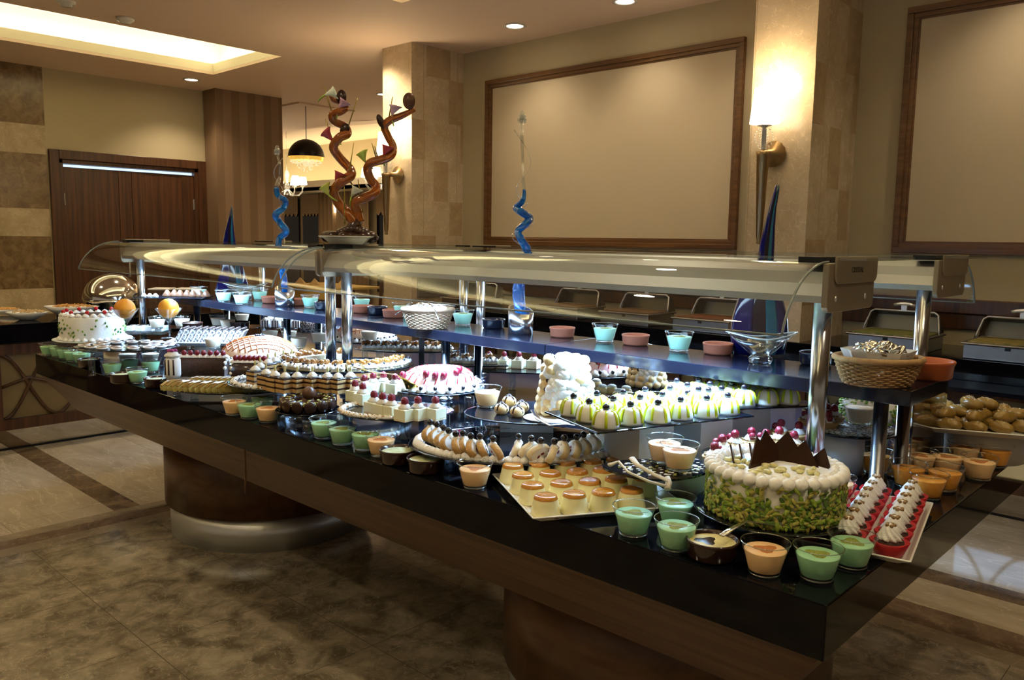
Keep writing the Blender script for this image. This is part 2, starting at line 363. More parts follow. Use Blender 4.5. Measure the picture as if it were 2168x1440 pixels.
# back wall
b=MB(); b.bx(-6.6,14,YW,YW+.2,0,CEIL); struct(b,'wall_back',m_wall)
b=MB(); b.bx(-6.6,6,YW-.03,YW,1.03,1.14,0); b.bx(-6.6,6,YW-.05,YW,1.14,1.24,0); struct(b,'trim_1',m_woodD,.008)
m_colfs=[m_colm,m_cold]
def column(n,x0,x1,y0):
    b=MB(); z=0;i=0; hs=[.40,.42,.36,.45,.36,.42,.40,.45,.36]
    while z<CEIL-.01:
        h=min(hs[i%9],CEIL-z); b.bx(x0,x1,y0,YW,z,z+h,0)
        ys=y0; k=0; ws=[.2,.33,.18,.3]
        while ys<YW-.01:
            wd=min(ws[(i*3+k)%4],YW-ys)
            if (i+k)%3==0: b.bx(x1,x1+.002,ys,ys+wd,z,z+h,1)
            ys+=wd;k+=1
        z+=h;i+=1
    struct(b,n,m_colfs)
column('wall_column',-7.06,-6.59,5.48); column('wall_column',-2.83,-2.384,5.44)
# wall panels (moulding frames)
def panel(x0,x1,z0,z1,lab,n):
    fw=.085
    b=MB(); b.bx(x0+fw,x1-fw,YW-.012,YW,z0+fw,z1-fw); struct(b,'wall_panel',m_panel)
    b=MB()
    for o,d,e in ((0,fw*.5,.045),(fw*.45,fw*.4,.03),(fw*.8,fw*.2,.018)):
        a0,a1,c0,c1=x0+o,x1-o,z0+o,z1-o
        b.bx(a0,a1,YW-e,YW,c0,c0+d); b.bx(a0,a1,YW-e,YW,c1-d,c1); b.bx(a0,a0+d,YW-e,YW,c0+d,c1-d); b.bx(a1-d,a1,YW-e,YW,c0+d,c1-d)
    struct(b,'trim_%d'%n,m_frame,.004)
panel(-6.22,-3.29,1.545,3.235,'',2); panel(-2.06,2.2,1.545,3.235,'',3)
# door
b=MB(); b.bx(XL-.02,XL+.05,D0-.11,D0,0,DZ+.11); b.bx(XL-.02,XL+.05,D1,D1+.11,0,DZ+.11); b.bx(XL-.02,XL+.05,D0,D1,DZ,DZ+.11)
b.bx(XL-.05,XL+.02,D0,D0+.05,0,DZ); b.bx(XL-.05,XL+.02,D1-.05,D1,0,DZ); b.bx(XL-.05,XL+.02,D0,D1,DZ-.05,DZ)
struct(b,'trim_4',m_woodD,.006)
dm=(D0+D1)/2
for k,(y0,y1) in enumerate(((D0+.05,dm-.003),(dm+.003,D1-.05))):
    b=MB(); b.bx(XL-.07,XL-.03,y0,y1,0,DZ-.09)
    for q in (0,1): 
        a=y0+(.0 if q==0 else (y1-y0)-.16); b.bx(XL-.03,XL-.022,a,a+.16,0,DZ-.09)
    o=struct(b,'door_%d'%(k+1),m_woodD)
    b=MB(); 
    for z in (.4,1.95): b.bx(XL-.03,XL-.01,(y0-.01 if k==0 else y1-.01),(y0+.012 if k==0 else y1+.012),z,z+.14)
    b.build('door_hinge',m_steel,o)
    b=MB(); yy=dm-.09 if k==0 else dm+.09; b.tube([(XL-.03,yy,1.05),(XL+.03,yy,1.05),(XL+.03,yy,1.35),(XL-.03,yy,1.35)],.012,8); b.build('door_handle',m_steel,o)
b=MB(); b.bx(XL-.06,XL-.055,D0+.05,D1-.05,DZ-.085,DZ-.055); struct(b,'door_gap_light',emis('daylight_gap',(.55,.75,1),1.6))
b=MB(); b.bx(XL-.2,XL-.12,D0-.2,D1+.2,0,2.7); struct(b,'wall_behind_door',m_woodD)
# far room
b=MB(); b.bx(-21,-6,12.2,12.4,0,4.3); struct(b,'wall_far',m_wall)
b=MB(); b.bx(-21,-6,11.3,12.2,2.72,2.8); b.bx(-21,-6,11.3,11.36,2.72,2.95); struct(b,'trim_5',m_tray)
b=MB(); b.bx(-21,-6,11.5,11.6,2.82,2.86); tag(b.build('cove_light_strip',emis('cove_far',(1,.82,.5),22)),kind='structure')
b=MB(); b.bx(-21,-8,8.55,12.2,3.95,4.0,0)
b.add([(-21,8.6,3.94),(-9,11.3,3.94),(-9,11.5,3.9),(-21,8.8,3.9)],[(0,1,2,3)],0,False); struct(b,'ceiling_far',m_ceil)
for k,(x0,x1) in enumerate(((-20.5,-19.3),(-19.1,-18.2),(-15.9,-14.8),(-14.6,-13.4))):
    b=MB(); b.bx(x0,x1,12.14,12.19,.3,2.6,0); o=struct(b,'window_%d'%(k+1),m_night)
    b=MB(); n=6; wd=(x1-x0)
    for i in range(n):
        xa=x0+wd*i/n; xb=x0+wd*(i+1)/n; pts=[(xa,2.7)]+[(xa+(xb-xa)*t/6,2.22-.09*sin(PI*t/6)) for t in range(7)]+[(xb,2.7)]
        b.add([(p[0],12.12,p[1]) for p in pts],[tuple(range(len(pts)))],0,False)
    tag(b.build('valance',m_curt),'scalloped beige valance over dark window in the far room, number %s from the left'%('first','second','third','fourth')[k],'valance')
for k,(x0,x1) in enumerate(((-18.15,-16.0),(-13.3,-12.3))):
    b=MB(); n=60; vs=[]
    for i in range(n+1):
        x=x0+(x1-x0)*i/n; y=12.0+.05*sin(i*1.25); vs+= [(x,y,.02),(x,y,2.72)]
    b.add(vs,[(2*i,2*i+2,2*i+3,2*i+1) for i in range(n)]); o=b.build('curtain',m_curt)
    o.modifiers.new('s','SOLIDIFY').thickness=.01
    tag(o,['wide pleated beige curtain in the far room behind the sugar sculpture','narrow pleated beige curtain in the far room beside the marble column'][k],'curtain')
# ================================================================== LAMPS
m_dl=emis('downlight_glow',(1,.83,.58),14)
dlabs=['round recessed downlight above the striped wallpaper pillar','round recessed downlight over the framed panel, left of the two','round recessed downlight at the top edge of the picture over the framed panel','small round downlight in the ceiling beyond the marble column']
vis={0:0,1:1,2:2,10:3}
for i,(x,y) in enumerate(DOWN_AND_FILL):
    if i in vis:
        t=thing('downlight',dlabs[vis[i]],'downlight',(x,y,CEIL))
        b=MB(); b.lathe([(.07,0),(.10,-.001),(.105,-.008),(.085,-.012),(.075,-.004)],28,0,cap=False); b.build('trim_ring',m_porc,t)
        b=MB(); b.lathe([(.001,-.005),(.076,-.005)],28,0,cap=False); b.build('lamp_lens',m_dl,t)
    lamp('SPOT',(x,y,CEIL-.03),32 if y>5.6 and x>-8 else 95 if x<-6 else 75,(1,.80,.54),.06,spot=2.1,blend=.8)
for x,y,l in ((265,38,'small white smoke detector on the ceiling beside the light tray'),(140,1,'white round ceiling sensor cut by the top edge of the picture')):
    p=P(x,y,CEIL); b=MB(); b.lathe([(.001,-.05),(.045,-.05),(.05,-.03),(.075,-.025),(.08,0)],24,0); tag(b.build('smoke_detector',m_porc,loc=p),l,'smoke detector')
p=P(655,232,CEIL); b=MB(); b.box((0,0,-.01),(1.0,1.0,.02)); tag(b.build('ceiling_vent',m_ceil,loc=p),'square ceiling vent panel in the far ceiling above the black pendant lamp','vent')
# wall sconces
m_shade=emis('lit_lampshade',(1,.78,.50),9)
def sconce():
    t=thing('wall_sconce','x','wall lamp'); 
    b=MB(); b.lathe([(.02,0),(.085,.01),(.09,.02),(.03,.05),(.02,.12)],28,0,T=Matrix.Rotation(PI/2,4,'X'),fn=lambda r,a,i,z:r*(1+.03*cos(14*a))); b.build('backplate',m_brass,t)
    b=MB(); b.tube([(0,-.10,0),(0,-.14,-.02),(0,-.17,0),(0,-.17,.03)],.012,8); b.build('arm',m_brass,t)
    b=MB(); b.lathe([(.006,-.62),(.018,-.61),(.012,-.595),(.02,-.57),(.042,-.02),(.05,0),(.03,.01)],16,0,(0,-.17,0),fn=lambda r,a,i,z:r*(1+.07*cos(8*a))); b.build('torch_stem',m_brass,t)
    b=MB()
    for k in range(8):
        a=2*PI*k/8
        for i in range(9):
            q=PI*i/8; r=.02+.045*sin(q); b.sph((r*cos(a),-.17+r*sin(a),.02+.15*i/8),.007,0,6)
    b.build('bead_cage',m_cglass,t)
    b=MB(); b.lathe([(.015,.02),(.015,.2),(.05,.175),(.05,.18)],12,0,(0,-.17,0)); b.build('candle_tube',m_porc,t)
    b=MB(); b.lathe([(.10,.19),(.075,.42)],28,0,(0,-.17,0),cap=False); o=b.build('lamp_shade',m_shade,t)
    return t
for (px,py,l,Y) in ((1640,327,'brass torch wall sconce with lit shade on the right marble column',5.44),(845,371,'brass torch wall sconce with lit shade on the left marble column',5.48)):
    p=AY(px,py,Y); put('sconce',sconce,p,0,l,'wall lamp'); lamp('POINT',(p.x,p.y-.17,p.z+.5),14,(1,.74,.42),.08)
# pendant
p=P(647,222,CEIL); t=thing('pendant_lamp','black dome pendant lamp with gold inside and hanging crystals, in the far room','pendant lamp',p)
dd=(p-Vector((0,0,H))).length; zb=AY(647,333,p.y).z-p.z; zt=AY(647,295,p.y).z-p.z; rr=36/F*dd
b=MB(); b.tube([(0,0,0),(0,0,zt)],.006,6); b.build('cord',m_blk,t)
b=MB(); hh=zt-zb; b.lathe([(rr*cos(a),zb+hh*sin(a)) for a in [i*PI/2/10 for i in range(11)]],28,0,cap=False); b.build('dome_shade',m_blk,t)
b=MB(); b.lathe([(rr*.98*cos(a),zb+.0+hh*.94*sin(a)) for a in [i*PI/2/10 for i in range(11)]],28,0,cap=False); b.lathe([(rr*.9,zb-.05),(rr*.93,zb+.02)],28,0,cap=False); b.build('gold_lining',mat('lit_gold',(.8,.5,.1),.3,1,emit=(1,.6,.1),es=.7),t)
b=MB()
for i in range(150):
    a=random.random()*2*PI; q=random.random()**.6*rr*.85; z=zb-.02-.22*(1-q/rr)*random.random()-.02; b.sph((q*cos(a),q*sin(a),z),.012,0,5)
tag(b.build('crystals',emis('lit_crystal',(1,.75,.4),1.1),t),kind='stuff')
lamp('POINT',(p.x,p.y,p.z+zb-.05),10,WARM,.1)
# chandeliers in the far room
CHZ=AY(608,400,8.8).z
def chandelier():
    t=thing('chandelier','x','chandelier')
    b=MB(); b.tube([(0,0,3.95-CHZ),(0,0,.1)],.008,6); b.lathe([(.06,3.93-CHZ),(.06,3.95-CHZ)],16,0); b.lathe([(.01,-.12),(.05,-.08),(.02,-.03),(.06,.02),(.02,.12),(.05,.3),(.01,.36)],14,0); b.build('stem',m_cglass,t)
    for k in range(6):
        a=2*PI*k/6; pts=[(r*cos(a),r*sin(a),z) for r,z in ((.03,-.02),(.12,-.12),(.22,-.12),(.29,-.04),(.3,.05))]
        b=MB(); b.tube(pts,.014,8); b.lathe([(.01,0),(.045,.02),(.05,.03),(.012,.035)],12,0,(pts[-1][0],pts[-1][1],.04)); ar=b.build('arm',m_cglass,t)
        b=MB(); b.lathe([(.085,.09),(.06,.24)],18,0,(pts[-1][0],pts[-1][1],0),cap=False); b.build('lamp_shade',m_shade,ar)
    return t
put('chand',chandelier,AY(608,400,8.8),0,'glass chandelier with lit white shades beside the striped pillar, in the far room','chandelier')
put('chand',chandelier,Vector((AY(812,402,8.8).x,8.8,CHZ)),0,'glass chandelier with lit white shades half hidden behind the left marble column','chandelier')
lamp('POINT',AY(608,385,8.8)+Vector((0,0,.1)),12,WARM,.2); lamp('AREA',(-14,10,3.5),60,WARM,4,3,(0,0,0))
p=AY(712,450,12.0); b=MB(); b.lathe([(.05,0),(.07,.3)],14,0,cap=False); tag(b.build('small_wall_lamp',m_shade,loc=p),'tiny lit wall lamp between curtains, seen behind the sugar sculpture','wall lamp')
# dining table, napkins, chair in the far room (seen under the canopy)
p=AY(695,606,7.35); t=thing('dining_table','far dining table under a yellow cloth, seen beneath the canopy','table',(p.x,p.y,0))
b=MB(); b.box((0,0,(p.z-.02)/2),(.7,.5,p.z-.02)); b.build('table_base',m_woodD,t)
b=MB(); b.box((0,0,p.z),(1.5,.9,.03)); b.prism([(-.75,-.46),(.75,-.46),(.75,-.45),(-.75,-.45)],p.z-.16,p.z); b.build('tablecloth',m_cloth,t)
for k,dx in enumerate((-.3,.65,-.85)):
    b=MB(); b.lathe([(.11,0),(.001,.10)],4,0,smooth=False); tag(b.build('folded_napkin',mat('napkin',(.6,.42,.18),.8),loc=(p.x+dx*.75,p.y-.1,p.z+.0165)),'yellowish napkin pyramid on the far yellow table, %s'%('middle one','right one','left one')[k],'napkin')
for k,px in enumerate((800,)):
    q=AY(px,640,7.2); t=thing('dining_chair','brown wooden dining chair with rounded back beside the far yellow table, %s side'%('right','left')[k],'chair',(q.x,q.y,0))
    b=MB(); b.box((0,0,.45),(.45,.45,.05)); b.build('seat',m_curt,t,bevel=.01)
    b=MB(); b.tube([(-.22,.2,.45),(-.23,.24,.9),(-.12,.26,1.12),(.0,.26,1.18),(.12,.26,1.12),(.23,.24,.9),(.22,.2,.45)],.025,8); b.build('backrest',m_woodD,t)
    for a,c in ((-1,-1),(1,-1),(-1,1),(1,1)): b=MB(); b.tube([(.2*a,.2*c,0),(.2*a,.2*c,.45)],.02,8); b.build('leg',m_woodD,t)
# vent grille on column 1
b=MB(); b.bx(-6.588,-6.575,5.55,6.12,.98,1.42)
for i in range(16): b.bx(-6.575,-6.565,5.57,6.10,1.0+i*.026,1.012+i*.026)
tag(b.build('vent_grille',mat('grille_grey',(.25,.22,.18),.5)),'louvred grey vent grille at the side of the left marble column, behind the canopy','vent')
# ================================================================== BUFFET ISLAND
X0,X1,Y0,Y1,TZ=-5.25,-.585,1.53,3.55,.9
t=thing('buffet_counter','long black granite topped buffet island with sloping walnut underside','buffet counter',(-2.92,2.5,0))
def L(b): # shift built-in-world coordinates into the thing
    for i,v in enumerate(b.v): b.v[i]=v-Vector((-2.92,2.5,0))
    return b
b=MB(); b.bx(X0,X1,Y0,Y1,.783,TZ); L(b).build('granite_top',m_gran,t,bevel=.003)
b=MB(); i0,i1=.012,.155
A=[(X0+i0,Y0+i0),(X1-i0,Y0+i0),(X1-i0,Y1-i0),(X0+i0,Y1-i0)]; Bq=[(X0+i1,Y0+i1),(X1-i1,Y0+i1),(X1-i1,Y1-i1),(X0+i1,Y1-i1)]
b.add([(x,y,.783) for x,y in A]+[(x,y,.57) for x,y in Bq],[(0,1,5,4),(1,2,6,5),(2,3,7,6),(3,0,4,7),(4,5,6,7)],0,False)
b.bx(-2.867,-2.863,Y0+i0,Y0+.02,.6,.783,0)
L(b).build('wood_apron',m_woodH,t)
b=MB(); b.add([(-2.866,Y0+i0-.001,.783),(-2.861,Y0+i0-.001,.783),(-2.927,Y0+i1-.001,.571),(-2.932,Y0+i1-.001,.571)],[(0,1,2,3)]); L(b).build('apron_seam',m_blk,t)
for cx in (-4.08,-1.47):
    b=MB(); b.lathe([(.56,.175),(.56,.60)],64,0,(cx,2.36,0)); L(b).build('pedestal',m_woodT,t)
    b=MB(); b.lathe([(.535,0),(.535,.178)],64,0,(cx,2.36,0)); L(b).build('steel_plinth',m_steel,t)
# raised middle shelf
t2=thing('middle_shelf','raised narrow speckled granite shelf running down the middle of the buffet','shelf',(-2.92,2.47,.9))
def L2(b):
    for i,v in enumerate(b.v): b.v[i]=v-Vector((-2.92,2.47,.9))
    return b
SX0,SX1,SY0,SY1,SZ=-5.16,-.695,2.31,2.625,1.21
b=MB()
for a,c in ((SX0,-3.27),(-3.265,-2.0),(-1.995,SX1)): b.bx(a,c,SY0,SY1,1.168,SZ)
L2(b).build('shelf_top',m_shelf,t2,bevel=.002)
for x in (-4.95,-3.9,-2.62,-.79): 
    for y in (2.37,2.57):
        b=MB(); b.lathe([(.035,.9),(.035,.91),(.02,.912),(.02,1.168)],20,0,(x,y,0)); L2(b).build('post',m_post,t2)
b=MB(); b.bx(-2.884,-2.880,2.44,2.47,.9,1.168); L2(b).build('pane_joint',m_blk,t2)
b=MB(); b.bx(-.775,-.770,2.60,2.93,.9,1.165); L2(b).build('end_pane',m_dkpane,t2)
# canopies
def arc(y0,s): return [(y0+s*.25*sin(t),1.556-.22*(1-cos(t))) for t in [math.radians(76.4)*i/30-.0 for i in range(31)]]
def arc_old(y0,s): return [(y0+s*(-.03),1.556),(y0+s*.03,1.551),(y0+s*.095,1.531),(y0+s*.155,1.498),(y0+s*.20,1.455),(y0+s*.235,1.402),(y0+s*.243,1.393)]
def canopy(x0,x1,yp,s,lab,endx):
    # s=-1 glass towards the customer at low y, s=+1 towards high y ; housing spans yh0..yh1
    yh0,yh1=(yp-.09,yp+.20) if s<0 else (yp-.03,yp+.26)
    t=thing('glass_canopy',lab,'sneeze guard',((x0+x1)/2,yp,1.44)); O=Vector(((x0+x1)/2,yp,1.44))
    def LL(b):
        for i,v in enumerate(b.v): b.v[i]=v-O
        return b
    yg=yh0+.02 if s<0 else yh1-.02
    pr=[(yh0,1.452),(yh0-.004,1.47),(yh0+.012,1.50),(yh0+.02,1.53),(yh0+.05,1.549),(yh1-.05,1.549),(yh1-.02,1.53),(yh1-.012,1.50),(yh1+.004,1.47),(yh1,1.452)]
    b=MB(); b.profx(pr+[(yh1-.02,1.452),(yh1-.03,1.47),(yh0+.03,1.47),(yh0+.02,1.452)],x0,x1); LL(b).build('light_housing',m_hous,t)
    b=MB(); b.bx(x0+.12,x1-.30 if x1>-1.2 else x1-.12,yh0+.07,yh1-.07,1.455,1.462); LL(b).build('lamp_tube',M_TUBE,t); xa_,xb_=x0+.12,(x1-.30 if x1>-1.2 else x1-.12); lo=lamp('AREA',((xa_+xb_)/2,(yh0+yh1)/2,1.452),74,(.35,.62,1.0),xb_-xa_,.12); lo.data.spread=1.95
    g=arc(yg,s); b=MB(); th=.006; g2=[(y+th*s*.7,z+th*.8) for y,z in g]; n=len(g)
    xg0,xg1=x0-.10 if x0<-5 else x0,x1
    vs=[(xg0,y,z) for y,z in g]+[(xg1,y,z) for y,z in g]
    # smooth interpolation of the arc
    def interp(g):
        out=[]
        for i in range(len(g)-1):
            p0=g[max(i-1,0)];p1=g[i];p2=g[i+1];p3=g[min(i+2,len(g)-1)]
            for k in range(5):
                q=k/5; out.append(tuple(.5*((2*p1[j])+(-p0[j]+p2[j])*q+(2*p0[j]-5*p1[j]+4*p2[j]-p3[j])*q*q+(-p0[j]+3*p1[j]-3*p2[j]+p3[j])*q**3) for j in (0,1)))
        out.append(g[-1]); return out
    gi=g
    b.profx(gi,xg0,xg1,0,False,True); o=LL(b).build('curved_glass',m_pane,t)
    b=MB()
    for xe in (xg0,xg1): b.tube([(xe,y,z) for y,z in gi],.0035,6)
    b.tube([(xg0,*g[-1]),(xg1,*g[-1])],.0028,6); LL(b).build('glass_edge',m_edge,t)
    b=MB(); xa=x0-.02 if x0<-5 else x0+.02; xb=x1+.09 if x1>-1.2 else x1-.01
    b.bx(xa,xb,yh0+.03,yh1+.10 if s<0 else yh1-.03,1.560,1.567); LL(b).build('top_glass',m_pane,t)
    for xe,sg in ((x0,-1),(x1,1)):
        b=MB(); pw=.016
        T=Matrix(((0,0,1,0),(1,0,0,0),(0,1,0,0),(0,0,0,1)))
        def rr(y0,y1,z0,z1,r=.022):
            pts=[]
            for cx,cy,a0 in ((y1-r,z1-.004,0),(y0+r,z1-.004,PI/2),(y0+r,z0+r,PI),(y1-r,z0+r,1.5*PI)):
                if a0<PI-.1: pts.append((y1 if a0==0 else y0,z1)); continue
                for k in range(5): a=a0+k*PI/8; pts.append((cx+r*cos(a),cy+r*sin(a)))
            return pts
        xx=xe+(0 if sg>0 else -pw)
        b.prism(rr(yh0-.012,yh1+.012,1.428,1.552),xx,xx+pw,T=T)
        b.prism(rr(yh0+.02,yh1+.015,1.50,1.570),xx+(pw if sg>0 else -.006),xx+(pw+.006 if sg>0 else 0),T=T)
        o=LL(b).build('end_bracket',m_brack,t,bevel=.002)
        b=MB()
        for yy in (yh0+.04,yh1-.05): b.sph((xx+(pw if sg>0 else 0),yy,1.462),(.003,.006,.008),0,8)
        LL(b).build('screw',m_steel,o)
        b=MB(); b.bx(xe-.07 if sg>0 else xe-.0,xe+.0 if sg>0 else xe+.07,yh0+.0,yh0+.10,1.553,1.568); LL(b).build('glass_clip',m_blk,t)
        if xe>-1.2 or xe<-5: px=xe-.0
        px=xe-sg*.035 if True else xe
        b=MB(); b.lathe([(.0235,.9),(.0235,1.47)],28,0,(px,yp,0)); b.lathe([(.035,.9),(.035,.912),(.0235,.915)],28,0,(px,yp,0)); LL(b).build('post',m_post,t)
    return t
M_TUBE=emis('lamp_diffuser',(.55,.78,1.0),14)
c1=canopy(-3.03,-.835,2.12,-1,'near right curved glass canopy with steel light housing over the front desserts',0)
canopy(-5.2,-3.085,2.12,-1,'near left curved glass canopy with steel light housing over the front desserts',0)
canopy(-3.03,-.835,2.95,1,'rear right curved glass canopy over the far side of the buffet',0)
canopy(-5.2,-3.085,2.95,1,'rear left curved glass canopy over the far side of the buffet',0)
# small engraved word on the bracket
cu=bpy.data.curves.new('bracket_lettering','FONT'); cu.body='CRYSTAL'; cu.size=.020; cu.extrude=.0005; cu.align_x='CENTER'
o=bpy.data.objects.new('bracket_lettering',cu); COL.objects.link(o); o.parent=c1; o.location=Vector((-.8125,2.19,1.528))-Vector(((-3.03-.835)/2,2.12,1.44)); o.rotation_euler=(PI/2,0,PI/2); cu.materials.append(mat('engraving',(.05,.04,.03),.5))
bpy.context.view_layer.update(); me=bpy.data.meshes.new_from_object(o); o2=bpy.data.objects.new('bracket_lettering',me); COL.objects.link(o2); o2.parent=c1; o2.location=o.location; o2.rotation_euler=o.rotation_euler; bpy.data.objects.remove(o); o2.name='bracket_lettering'
# ================================================================== SIDE COUNTERS
def lattice(b,T,wd,h):
    r=.012
    for sx in (-1,1):
        for k in range(2):
            cx=sx*wd*.25
            pts=[(cx-wd*.25+wd*.5*i/12, 0, (h*.5+ (h*.5)*(1 if k else -1)*cos(PI*i/12)) ) for i in range(13)]
            b.tube(pts,r,6,T=T,flat=1)
    b.tube([(-wd/2,0,h*.5),(-wd*.25,0,h*.62),(0,0,h*.5),(wd*.25,0,h*.62),(wd/2,0,h*.5)],r,6,T=T)
def side_counter(name,lab,axis,cx,cy,length,h,nd,glow):
    # local: front faces -y, length along x ; rotate for the left counter
    t=thing(name,lab,'counter',(cx,cy,0),axis)
    b=MB(); b.bx(-length/2,length/2,-.03,.72,h-.14,h); b.build('granite_worktop',m_gran,t,bevel=.003)
    b=MB(); b.bx(-length/2,length/2,0.04,.70,.14,h-.14); b.build('cabinet_body',m_woodD,t)
    b=MB(); b.bx(-length/2,length/2,0.0,.68,.02,.15); b.build('mirror_plinth',mat('mirror_plinth',(.55,.53,.5),.04,1),t)
    b=MB(); b.bx(-length/2,length/2,0.012,.66,0,.02); b.build('plinth_gap',m_blk,t)
    dw=length/nd
    for k in range(nd):
        x=-length/2+dw*(k+.5); b=MB(); z0,z1=.15,h-.145; fr=.13
        b.bx(x-dw/2+.004,x-dw/2+fr,.0,.04,z0,z1); b.bx(x+dw/2-fr,x+dw/2-.004,.0,.04,z0,z1); b.bx(x-dw/2+fr,x+dw/2-fr,.0,.04,z0,z0+.08); b.bx(x-dw/2+fr,x+dw/2-fr,.0,.04,z1-.08,z1)
        d=b.build('door',m_woodD,t)
        b=MB(); lattice(b,Matrix.Translation((x,.02,z0+.08)),dw-2*fr,z1-z0-.16); b.build('lattice',m_woodD,d)
        b=MB(); b.bx(x-dw/2+fr,x+dw/2-fr,.034,.038,z0+.08,z1-.08); b.build('back_panel',m_bk1,d)
        if glow[k%len(glow)]!=m_bk1: b=MB(); b.bx(x-dw/2+fr,x+dw/2-fr,.028,.033,z0+.09,z0+.27); b.build('lit_strip',glow[k%len(glow)],d)
    return t
m_bk1=mat('tan_backing',(.20,.14,.06),.4); m_bk2=emis('lit_niche_blue',(.5,.7,1),1.2); m_bk3=emis('lit_niche_yellow',(1,.75,.35),.7)
side_counter('side_counter','dark wood side counter with lattice doors along the left, holding bowls','',-0,0,5,.935,5,[m_bk1]) if False else None
tl=side_counter('side_counter','dark wood side counter with lattice doors at the far left, under the salad bowls',PI/2,-6.73,1.6,6.0,.935,6,[m_bk1])
side_counter('side_counter','dark wood side counter along the back wall, under the chafing dishes',0,-1.45,5.43,10.0,.925,10,[m_bk1,m_bk1,m_bk1,m_bk1,m_bk1,m_bk2,m_bk3,m_bk2,m_bk3,m_bk2])
b=MB(); b.bx(-6.4,3.55,5.08,5.38,.775,.80); tag(b.build('tray_rail',m_shelf),'dark polished tray rail in front of the chafing dish counter','rail')
# bowls on the left counter
def bowl(x,y,wpx,lab,col,off=0):
    p=P(x,y,.935); d=(p-Vector((0,0,H))).dot(_f); r=wpx/2/F*d; c=FB(x,y,.935,r*.45)
    t=thing('serving_bowl',lab,'bowl',c,VR+off)
    pr=[(.30,0),(.42,.02),(.75,.16),(1,.34),(.96,.34),(.70,.18),(.001,.10)]
    b=MB(); b.lathe([(a*r,z*r*1.2) for a,z in pr],32,0,sy=.7,fn=lambda q,a,i,z:q*(1+(.08*cos(2*a) if i in(3,4) else 0))); b.build('bowl',m_porc,t)
    b=MB()
    for i in range(90):
        a=random.random()*2*PI; q=r*.75*random.random()**.5; px,py=q*cos(a),q*.68*sin(a); z=r*(.36+.12*(1-q/r)); e=random.random()*PI
        b.tube([(px,py,z),(px+.03*cos(e),py+.03*sin(e),z+.01*random.random())],.004,5)
    o=b.build('shredded_food',col,t); tag(o,kind='stuff')
m_shred=mat('fried_shreds',(.42,.18,.04),.5,noise=.7,scale=20,col2=(.65,.38,.12)); m_shred2=mat('pale_shreds',(.62,.48,.28),.5,noise=.7,scale=20,col2=(.45,.3,.12))
bowl(12,668,60,'white oval bowl with brown fried shreds cut by the left edge of the picture',m_shred)
bowl(58,679,84,'white boat shaped bowl with pale shredded food on the left counter',m_shred2)
bowl(152,672,108,'large white oval bowl heaped with brown fried shreds, beside the roll-top dome',m_shred)
p=FB(240,667,.935,.2); t=thing('roll_top_chafing_dish','polished round roll-top chafing dish standing behind the far left post','chafing dish',p,VR)
b=MB(); b.lathe([(.20,0),(.22,.02),(.22,.10),(.235,.12)],40,0); b.build('base_pan',m_chrome,t)
b=MB(); b.lathe([(.23*cos(a),.125+.21*sin(a)) for a in [i*PI/2/14 for i in range(15)]],40,0,cap=False); b.build('dome_lid',m_chrome,t)
p=FB(395,655,.935,.1); 
for k,(px,l) in enumerate(((345,'clear glass food jar with dark lid on the left counter, behind the truffle plate'),(398,'square clear glass container on the left counter, behind the truffle plate'))):
    q=P(px,662,.935); b=MB(); b.box((0,0,.10),(.16,.16,.2)); b.box((0,0,.205),(.17,.17,.012),1); tag(b.build('glass_jar',[m_glass,m_paper],loc=q,rz=VR),l,'jar')
# chafing dishes on the back counter
def chafing():
    t=thing('chafing_dish','x','chafing dish')
    b=MB(); b.bx(-.27,.27,-.22,.22,.0,.10); b.bx(-.285,.285,-.235,.235,.10,.112); b.build('water_pan',m_pan,t,bevel=.008)
    b=MB(); b.bx(-.25,.25,-.19,.19,.112,.120,0); o=b.build('food',m_greenf,t)
    b=MB(); pts=[(-.275,.115),(-.27,.14),(-.245,.25),(-.215,.27),(.215,.27),(.245,.25),(.27,.14),(.275,.115)]
    # open lid standing at the back: rim + shell
    b.tube([(x,.10+(.0 if z<.16 else .05),z) for x,z in pts],.009,8); b.build('lid_rim',m_pan,t)
    b=MB(); b.add([(-.265,.12,.12),(.265,.12,.12),(.235,.16,.262),(-.235,.16,.262),(-.265,.24,.12),(.265,.24,.12),(.225,.26,.23),(-.225,.26,.23)],[(4,5,6,7),(3,2,6,7),(0,3,7,4),(1,5,6,2)],0,False); b.build('lid',mat('dull_steel',(.16,.14,.10),.35,.9),t)
    b=MB(); b.box((0,.15,.295),(.04,.016,.055)); b.tube([(-.075,.15,.312),(-.04,.15,.322),(0,.15,.325),(.04,.15,.322),(.075,.15,.312)],[.012,.013,.015,.013,.012],8); b.build('lid_handle',m_steel,t)
    b=MB(); b.box((0,-.222,.085),(.035,.006,.02)); b.build('latch',m_blk,t)
    return t
m_greenf=mat('green_vegetable_dish',(.10,.14,.025),.5,noise=.8,scale=25,col2=(.22,.20,.06),bump=.6,bscale=60)
m_redf=mat('red_stew',(.20,.05,.015),.5,noise=.8,scale=25,col2=(.10,.045,.015)); m_brf=mat('brown_food',(.13,.07,.035),.5,noise=.8,scale=25,col2=(.12,.07,.03)); m_yelf=mat('yellow_gratin',(.30,.23,.07),.5,noise=.8,scale=25,col2=(.16,.15,.035))
YC=5.67
